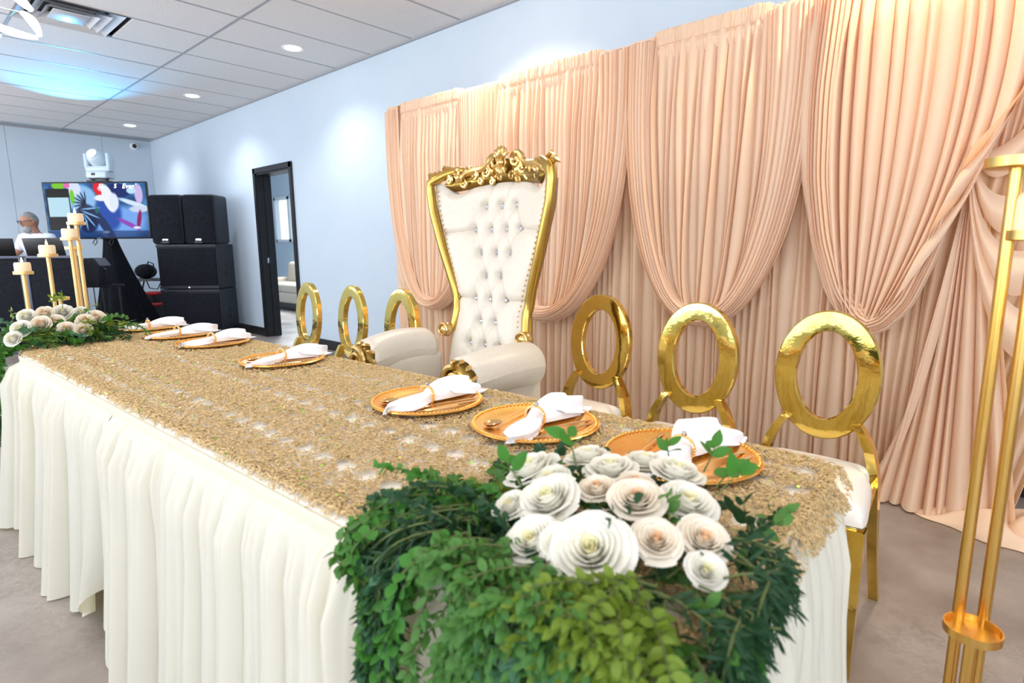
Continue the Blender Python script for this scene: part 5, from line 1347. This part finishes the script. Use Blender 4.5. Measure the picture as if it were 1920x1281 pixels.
def speakers():
    A = at(7.68, -3.89)     # front right bottom corner of the stack
    def sub(z, label):
        T = thing('subwoofer', label, 'speaker', (A[0], A[1], z), RZ, 'stacked black subwoofers')
        w, d, h = 0.80, 0.46, 0.59
        MB().box((-w/2, d/2+0.02, h/2), (w, d, h), 0.018, 3).build('cabinet', M['blackplastic'], T)
        MB().box((-w/2, 0.012, h/2), (w-0.035, 0.022, h-0.10), 0.008, 2).build('grille', M['blackfab'], T)
        m = MB()
        for zz in (0.022, h-0.022): MB().box((-w/2, 0.014, zz), (w-0.01, 0.02, 0.040), 0.006).build('grille_frame', M['blackplastic'], T)
        for zz in (0.30, 0.21): 
            m = MB(); m.box((0.001, 0.25, zz), (0.006, 0.10, 0.065), 0.004); m.build('handle', M['darkhole'], T)
        m = MB()
        for k in range(5): m.box((-w*(0.1+0.2*k), 0.003, h-0.022), (0.010, 0.006, 0.010), 0.001)
        m.build('screw', M['greyplastic'], T, kind='stuff')
        MB().box((-w/2, 0.0, 0.022), (0.012, 0.005, 0.008)).build('power_light', M['lens'], T, False)
        return T
    sub(0.07, 'large black subwoofer at the bottom of the stack in the corner'); sub(0.665, 'large black subwoofer in the middle of the corner stack')
    T = thing('caster_board', 'black wheeled board under the corner speaker stack', 'trolley', (A[0], A[1], 0), RZ)
    MB().box((-0.40, 0.25, 0.06), (0.78, 0.44, 0.018), 0.003).build('board', M['black'], T)
    for x in (-0.74, -0.06):
        for y in (0.08, 0.42): MB().lathe([(0.0005, -0.012), (0.025, -0.012), (0.025, 0.012), (0.0005, 0.012)], 16, (x, y, 0.026), Matrix.Rotation(R(90), 4, 'X')).build('wheel', M['black'], T)
    for k, (dx, lab) in enumerate(((-0.64, 'left one of two black loudspeakers on top of the stack'), (-0.205, 'right one of two black loudspeakers on top of the stack'))):
        T = thing('loudspeaker', lab, 'speaker', (A[0]+GX*dx-FX*0.02, A[1]+GY*dx-FY*0.02, 1.257), RZ, 'black loudspeakers on the stack')
        w, d, h = 0.425, 0.38, 0.64
        m = MB(); m.box((0, d/2+0.05, h/2), (w, d, h), 0.04, 4); m.build('cabinet', M['blackplastic'], T)
        X = np.zeros((30, 16, 3))
        for i in range(30):
            u = -1+2*i/29
            for j in range(16): X[i, j] = (u*(w/2-0.012), 0.075-0.07*math.cos(u*PI/2*0.92)**0.7, 0.03+(h-0.05)*j/15)
        MB().grid(X).build('grille', M['blackfab'], T)
        MB().box((-0.0, 0.000, 0.055), (0.075, 0.008, 0.030), 0.008).build('badge', M['chrome'], T)
        MB().box((0.0, -0.003, 0.022), (0.10, 0.02, 0.010)).build('front_lip', M['greyplastic'], T)
speakers()
def dj_booth():
    T = thing('booth_screen', 'tall black two panel folding screen at the left edge', 'booth', ploc(at(6.6, -4.92)), RZ)
    for k, (a, b) in enumerate(((-1.35, -0.635), (-0.60, 0.0))):
        p = MB().box(((a+b)/2, 0, 0.57), (b-a-0.05, 0.015, 1.08), 0.003).build('panel_cloth', M['blackfab'], T)
        m = MB()
        for x in (a+0.015, b-0.015): m.box((x, 0, 0.565), (0.03, 0.035, 1.13), 0.004)
        for z in (0.02, 1.115): m.box(((a+b)/2, 0, z), (b-a, 0.035, 0.03), 0.004)
        m.build('panel_frame', M['postblue'], T)
    m = MB(); m.box((-0.86, 0.25, 1.075), (0.96, 0.42, 0.035), 0.006)
    t2 = thing('mixing_table', 'black table behind the folding screen carrying two laptops', 'table', ploc(at(6.6, -4.92)), RZ)
    m.build('tabletop', M['black'], t2)
    for x in (-1.28, -0.44):
        for y in (0.08, 0.42): MB().tube([(x, y, 0), (x, y, 1.06)], 0.014, 8).build('leg', M['black'], t2)
    def laptop(lat, dep, rz, label, w):
        p = at(dep, lat); L = thing('laptop', label, 'laptop', (p[0], p[1], 1.094), RZ+rz, 'open laptops on the booth')
        MB().box((0, 0.12, 0.009), (w, 0.25, 0.016), 0.004).build('keyboard_base', M['greyplastic'], L)
        MB().box((0, -0.035, 0.122), (w, 0.010, 0.235), 0.004, rot=(R(14), 0, 0)).build('lid', M['black'], L)
        return L
    laptop(-5.60+0.22, 6.76, 0.0, 'black laptop seen from the back in front of the man', 0.45)
    L = laptop(-6.02+0.03, 6.78, 0.5, 'open laptop with reflective screen at the left edge', 0.36)
    for k, (la, w, h) in enumerate(((-5.18, 0.15, 0.02), (-5.70, 0.14, 0.025))):
        p = at(6.70+0.05*k, la); tag(MB().box((0, 0, h/2), (w, 0.10, h), 0.004).build('mixer_box', M['greyplastic']), ('right' if k == 0 else 'left')+' small black mixer box on the booth top', 'mixer').location = (p[0], p[1], 1.094)
dj_booth()
def bake(ob):
    dg = bpy.context.evaluated_depsgraph_get(); me = bpy.data.meshes.new_from_object(ob.evaluated_get(dg)); return me
def skin(name, V, E, rad, m, parent, lv=2, root=0):
    me = bpy.data.meshes.new(name); me.from_pydata(V, E, []); ob = bpy.data.objects.new(name, me); COL.objects.link(ob)
    sk = ob.modifiers.new('s', 'SKIN'); sk.use_smooth_shade = True; sb = ob.modifiers.new('u', 'SUBSURF'); sb.levels = lv; sb.render_levels = lv
    for i, v in enumerate(me.skin_vertices[0].data):
        r_ = rad[i]; v.radius = (r_, r_) if np.isscalar(r_) else r_; v.use_root = (i == root)
    me2 = bake(ob); bpy.data.objects.remove(ob); me2.materials.clear(); me2.materials.append(m); me2.shade_smooth()
    return link(name, me2, parent)
def man():
    p = at(7.50, -6.06); T = thing('person', 'grey bearded man in glasses and white shirt behind a laptop', 'person', (p[0], p[1], 0), RZ)
    # standing and leaning a little over the table (towards -y), head turned to his right
    V = [(0, 0.06, 0.92), (0, 0.04, 1.05), (0, 0.0, 1.20), (0, -0.03, 1.32), (0, -0.045, 1.40), (0.0, -0.07, 1.46), (-0.005, -0.09, 1.53), (-0.01, -0.095, 1.60),
         (0.17, -0.02, 1.34), (0.22, -0.02, 1.18), (0.23, -0.16, 1.12), (0.20, -0.27, 1.135), (-0.17, -0.02, 1.34), (-0.24, -0.04, 1.18), (-0.22, -0.18, 1.12), (-0.16, -0.29, 1.135),
         (0.09, 0.06, 0.85), (0.10, 0.05, 0.48), (0.10, 0.07, 0.09), (0.10, -0.07, 0.045), (-0.09, 0.06, 0.85), (-0.10, 0.05, 0.48), (-0.10, 0.07, 0.09), (-0.10, -0.07, 0.045)]
    E = [(0, 1), (1, 2), (2, 3), (3, 4), (4, 5), (5, 6), (6, 7), (3, 8), (8, 9), (9, 10), (10, 11), (3, 12), (12, 13), (13, 14), (14, 15), (0, 16), (16, 17), (17, 18), (18, 19), (0, 20), (20, 21), (21, 22), (22, 23)]
    rad = [(0.15, 0.11), (0.15, 0.11), (0.16, 0.11), (0.15, 0.10), (0.07, 0.065), (0.058, 0.058), (0.070, 0.082), (0.066, 0.08), 0.062, 0.046, 0.038, 0.030, 0.062, 0.046, 0.038, 0.030, 0.085, 0.06, 0.042, 0.035, 0.085, 0.06, 0.042, 0.035]
    body = skin('body', V, E, rad, M['skin'], T)
    hc = Vector((-0.008, -0.095, 1.555)); hr = Matrix.Translation(hc) @ Matrix.Rotation(R(-28), 4, 'Z') @ Matrix.Rotation(R(14), 4, 'X')
    m = MB(); m.sphere((0, 0, 0), (0.076, 0.094, 0.108), 28, 20)
    m.sphere((0, -0.052, -0.065), (0.048, 0.045, 0.048), 18, 12); m.add(*[(lambda a: (a.v[0], a.f))(MB().sphere((0, -0.096, -0.012), (0.014, 0.020, 0.026), 12, 8))][0])
    for sx in (-1, 1): m.sphere((sx*0.077, 0.008, -0.01), (0.009, 0.018, 0.030), 10, 8)
    m.sphere((0, -0.092, -0.048), (0.024, 0.010, 0.006), 10, 6)
    h = m.build('head', M['skin'], T); h.matrix_basis = hr
    for sx in (-1, 1): MB().sphere((sx*0.030, -0.084, 0.012), (0.012, 0.008, 0.008), 10, 8).build('eye', M['frame_white'], h)
    X = np.zeros((30, 12, 3))
    for i in range(30):
        a = 2*PI*i/30
        for j in range(12):
            t = PI*j/11*0.50*(1.0 if math.sin(a) > -0.2 else 0.60)+0.001; X[i, j] = (0.081*math.sin(t)*math.cos(a), 0.004+0.097*math.sin(t)*math.sin(a), 0.002+0.114*math.cos(t)-(0.02 if j == 11 else 0))
    MB().grid(X, False, True).build('hair', M['hair'], h)
    m = MB(); m.sphere((0, -0.062, -0.088), (0.056, 0.048, 0.056), 20, 14)
    m.sphere((0, -0.098, -0.038), (0.030, 0.012, 0.009), 12, 8); m.build('beard', M['beard'], h)
    m = MB()
    for sx in (-1, 1):
        m.tube([(sx*0.034+0.024*math.cos(a), -0.104, 0.012+0.017*math.sin(a)) for a in np.arange(18)*PI/9], 0.0032, 6, True)
        m.tube([(sx*0.058, -0.102, 0.016), (sx*0.080, -0.06, 0.014), (sx*0.084, 0.01, 0.004)], 0.003, 6)
    m.tube([(-0.012, -0.106, 0.016), (0.012, -0.106, 0.016)], 0.003, 6); m.build('glasses', M['black'], h)
    # hands resting at the laptop
    for sx, hx in ((1, 0.20), (-1, -0.16)):
        m = MB(); m.sphere((hx-sx*0.01, -0.315, 1.13), (0.040, 0.048, 0.016), 12, 8)
        for k in range(4):
            x0 = hx-sx*0.01-0.027+0.018*k; L = (0.062, 0.072, 0.068, 0.055)[k]; m.tube([(x0, -0.34, 1.133), (x0, -0.34-L*0.55, 1.138), (x0, -0.34-L, 1.118)], [0.009, 0.0085, 0.0065], 8)
        m.tube([(hx-sx*0.035, -0.30, 1.13), (hx-sx*0.062, -0.33, 1.128), (hx-sx*0.066, -0.36, 1.120)], [0.011, 0.010, 0.007], 8)
        m.build('hand', M['skin'], T)
    sv = [V[i] for i in (0, 1, 2, 3, 4, 8, 9, 12, 13)]; se = [(0, 1), (1, 2), (2, 3), (3, 4), (3, 5), (5, 6), (3, 7), (7, 8)]
    skin('shirt', sv, se, [(0.17, 0.13), (0.168, 0.128), (0.178, 0.128), (0.17, 0.118), (0.080, 0.078), 0.076, 0.064, 0.076, 0.064], M['shirt'], T)
    tv_ = [V[i] for i in (0, 16, 17, 18, 20, 21, 22)]; te = [(0, 1), (1, 2), (2, 3), (0, 4), (4, 5), (5, 6)]
    skin('trousers', tv_, te, [(0.165, 0.13), 0.105, 0.078, 0.062, 0.105, 0.078, 0.062], M['trouser'], T)
    m = MB()
    for sx in (-1, 1): m.box((sx*0.10, -0.02, 0.045), (0.10, 0.28, 0.085), 0.03, 3)
    m.build('shoes', M['black'], T)
man()
def dj_gear():
    # wedge monitor on a small stand
    p = at(7.25, -5.26); T = thing('monitor_speaker', 'black wedge monitor speaker standing right of the folding screen', 'speaker', (p[0], p[1], 0.745), RZ); T.scale = (0.54, 0.8, 1.0)
    V = []; F = []
    pr = [(-0.17, 0.0), (0.15, 0.0), (0.20, 0.24), (0.07, 0.345), (-0.13, 0.345), (-0.17, 0.30)]
    for y in (0, 0.30):
        for (x, z) in pr: V.append((x, y, z))
    F = [tuple(range(6)), tuple(range(11, 5, -1))]+[(i, i+6, (i+1) % 6+6, (i+1) % 6) for i in range(6)]
    m = MB().add(V, F); m.build('cabinet', M['blackplastic'], T, False)
    m = MB(); m.box((0.135, 0.15, 0.293), (0.155, 0.24, 0.012), 0.003, rot=(0, R(38.9), 0)); m.build('grille', M['greyplastic'], T)
    for k in (-1, 1): MB().box((-0.03+0.06*k, -0.002, 0.318), (0.03, 0.006, 0.05), 0.003, rot=(0, R(-25), 0)).build('grille_slot', M['darkhole'], T)
    MB().tube([(0.19, 0.10, 0.22), (0.26, 0.10, 0.20), (0.24, 0.10, 0.10), (0.17, 0.10, 0.06)], 0.010, 6).build('handle', M['black'], T)
    t = thing('equipment_table', 'small black folding table under the wedge monitor', 'table', (p[0], p[1], 0), RZ)
    MB().box((0.02, 0.15, 0.735), (0.30, 0.40, 0.018), 0.004).build('tabletop', M['black'], t)
    for x in (-0.09, 0.13):
        for y in (0, 0.3): MB().tube([(x, y, 0), (x, y, 0.73)], 0.014, 8).build('leg', M['black'], t)
    MB().tube([(0.05, -0.06, 0.73), (0.06, -0.07, 0.45), (0.04, -0.06, 0.20), (0.08, -0.06, 0.006)], 0.006, 6).build('cable', M['black'], t)
    # table behind, bag, boxes
    p = at(8.95, -5.55); t = thing('folding_table', 'black folding table against the far wall right of the tripod', 'table', (p[0], p[1], 0), RZ)
    MB().box((0.0, 0.12, 0.725), (0.90, 0.45, 0.03), 0.006).build('tabletop', M['black'], t)
    for sx, lab in ((-1, 'l'), (1, 'r')):
        for y in (0.0, 0.26):
            MB().tube([(sx*0.30, y, 0.71), (sx*0.38, y, 0.45), (sx*0.46, y, 0.0)], 0.013, 8).build('leg', M['black'], t)
        MB().tube([(sx*0.20, 0.0, 0.70), (sx*0.36, 0.0, 0.52)], 0.008, 6).build('brace', M['black'], t)
    def on(dx, dy, z): return (p[0]+GX*dx+FX*dy, p[1]+GY*dx+FY*dy, z)
    b = thing('bag', 'black bag with looped handle on the far folding table', 'bag', on(-0.16, 0.10, 0.741), RZ)
    m = MB(); m.sphere((0, 0, 0.11), (0.16, 0.12, 0.115), 18, 12); m.build('body', M['blackfab'], b)
    MB().tube([(0.02, -0.05, 0.14), (0.10, -0.07, 0.26), (0.17, -0.07, 0.23), (0.18, -0.06, 0.12), (0.12, -0.06, 0.02)], 0.010, 8).build('handle', M['black'], b)
    MB().tube([(0.06, -0.12, 0.0), (0.12, -0.14, -0.14), (0.24, -0.14, -0.16), (0.30, -0.12, -0.04)], 0.009, 6).build('strap', M['black'], b)
    tag(MB().box((0, 0, 0.03), (0.20, 0.16, 0.06), 0.008).build('storage_box', M['orange']), 'small orange red box on the far folding table', 'box').location = on(0.42, 0.05, 0.741)
    tag(MB().box((0, 0, 0.018), (0.21, 0.12, 0.034), 0.006).build('device', M['black']), 'black device lying on the small orange red box', 'device').location = on(0.42, 0.05, 0.802)
    tag(MB().box((0, 0, 0.008), (0.17, 0.12, 0.016), 0.003).build('notebook', M['greyplastic']), 'flat grey notebook beside the orange red box', 'notebook').location = on(0.19, -0.02, 0.741)
    # red topped steps
    p2 = at(8.55, -5.36); s = thing('step_stool', 'black step stool with two red padded treads under the far table', 'stool', (p2[0], p2[1], 0), RZ)
    MB().box((-0.08, 0.18, 0.26), (0.26, 0.30, 0.52), 0.01).build('upper_box', M['black'], s); MB().box((-0.06, 0.18, 0.535), (0.30, 0.34, 0.035), 0.014, 3).build('tread', M['red'], s)
    MB().box((0.02, -0.09, 0.185), (0.28, 0.26, 0.37), 0.01).build('lower_box', M['black'], s); MB().box((0.03, -0.09, 0.385), (0.33, 0.30, 0.035), 0.014, 3).build('tread', M['red'], s)
    # security camera
    c = thing('security_camera', 'small white dome camera high on the far wall corner', 'camera', (XL, 3.30, 2.93))
    MB().lathe([(0.0005, 0.0), (0.062, 0.0), (0.060, 0.03), (0.048, 0.04), (0.0005, 0.042)], 24, (0, 0, 0), Matrix.Rotation(R(90), 4, 'Y')).build('housing', M['frame_white'], c)
    MB().sphere((0.045, -0.004, -0.004), 0.034, 16, 10).build('dome', M['black'], c)
dj_gear()
def sofa():
    T = thing('sofa', 'beige fabric sofa seen through the open doorway', 'sofa', (-10.9, 5.75, 0))
    MB().box((0, 0, 0.24), (2.1, 0.85, 0.20), 0.03, 3).build('frame', M['sofa'], T)
    for x in (-0.92, 0.92): MB().box((x, 0, 0.36), (0.22, 0.86, 0.46), 0.05, 3).build('arm', M['sofa'], T)
    for x in (-0.4, 0.4):
        MB().box((x, -0.06, 0.42), (0.79, 0.72, 0.17), 0.05, 4).build('seat_cushion', M['sofa'], T)
        MB().box((x, 0.24, 0.68), (0.79, 0.22, 0.46), 0.08, 4, rot=(R(-10), 0, 0)).build('back_cushion', M['sofa'], T)
    MB().box((0, 0.38, 0.50), (2.1, 0.12, 0.66), 0.04, 3).build('back', M['sofa'], T)
    MB().box((0, 0, 0.08), (2.0, 0.78, 0.14), 0.01).build('plinth', M['black'], T)
sofa()
def garden():
    T = tag(bpy.data.objects.new('garden_bush', None), 'pale green bush outside the side room window', 'bush'); COL.objects.link(T); T.location = (-14.2, 8.2, 0)
    r = np.random.RandomState(4); m = MB(); V, F = LT['oval']
    for k in range(500):
        d = r.normal(0, 1, 3); d /= np.linalg.norm(d); c = np.array([0, 0, 1.5])+d*np.array([0.75, 0.5, 1.0])*r.uniform(0.6, 1); A = frame_from(r.normal(0, 1, 3), r.normal(0, 1, 3))*0.14; m.add(V@A.T+c, F)
    m.build('foliage', M['hedge'], T, kind='stuff'); MB().tube([(0, 0, 0), (0, 0, 1.5)], [0.04, 0.02], 8).build('trunk', M['stem'], T)
    MB().box((-13.5, 9.0, -0.06), (6, 4.5, 0.1)).build('ground', M['floor'], smooth=False, kind='structure')
garden()
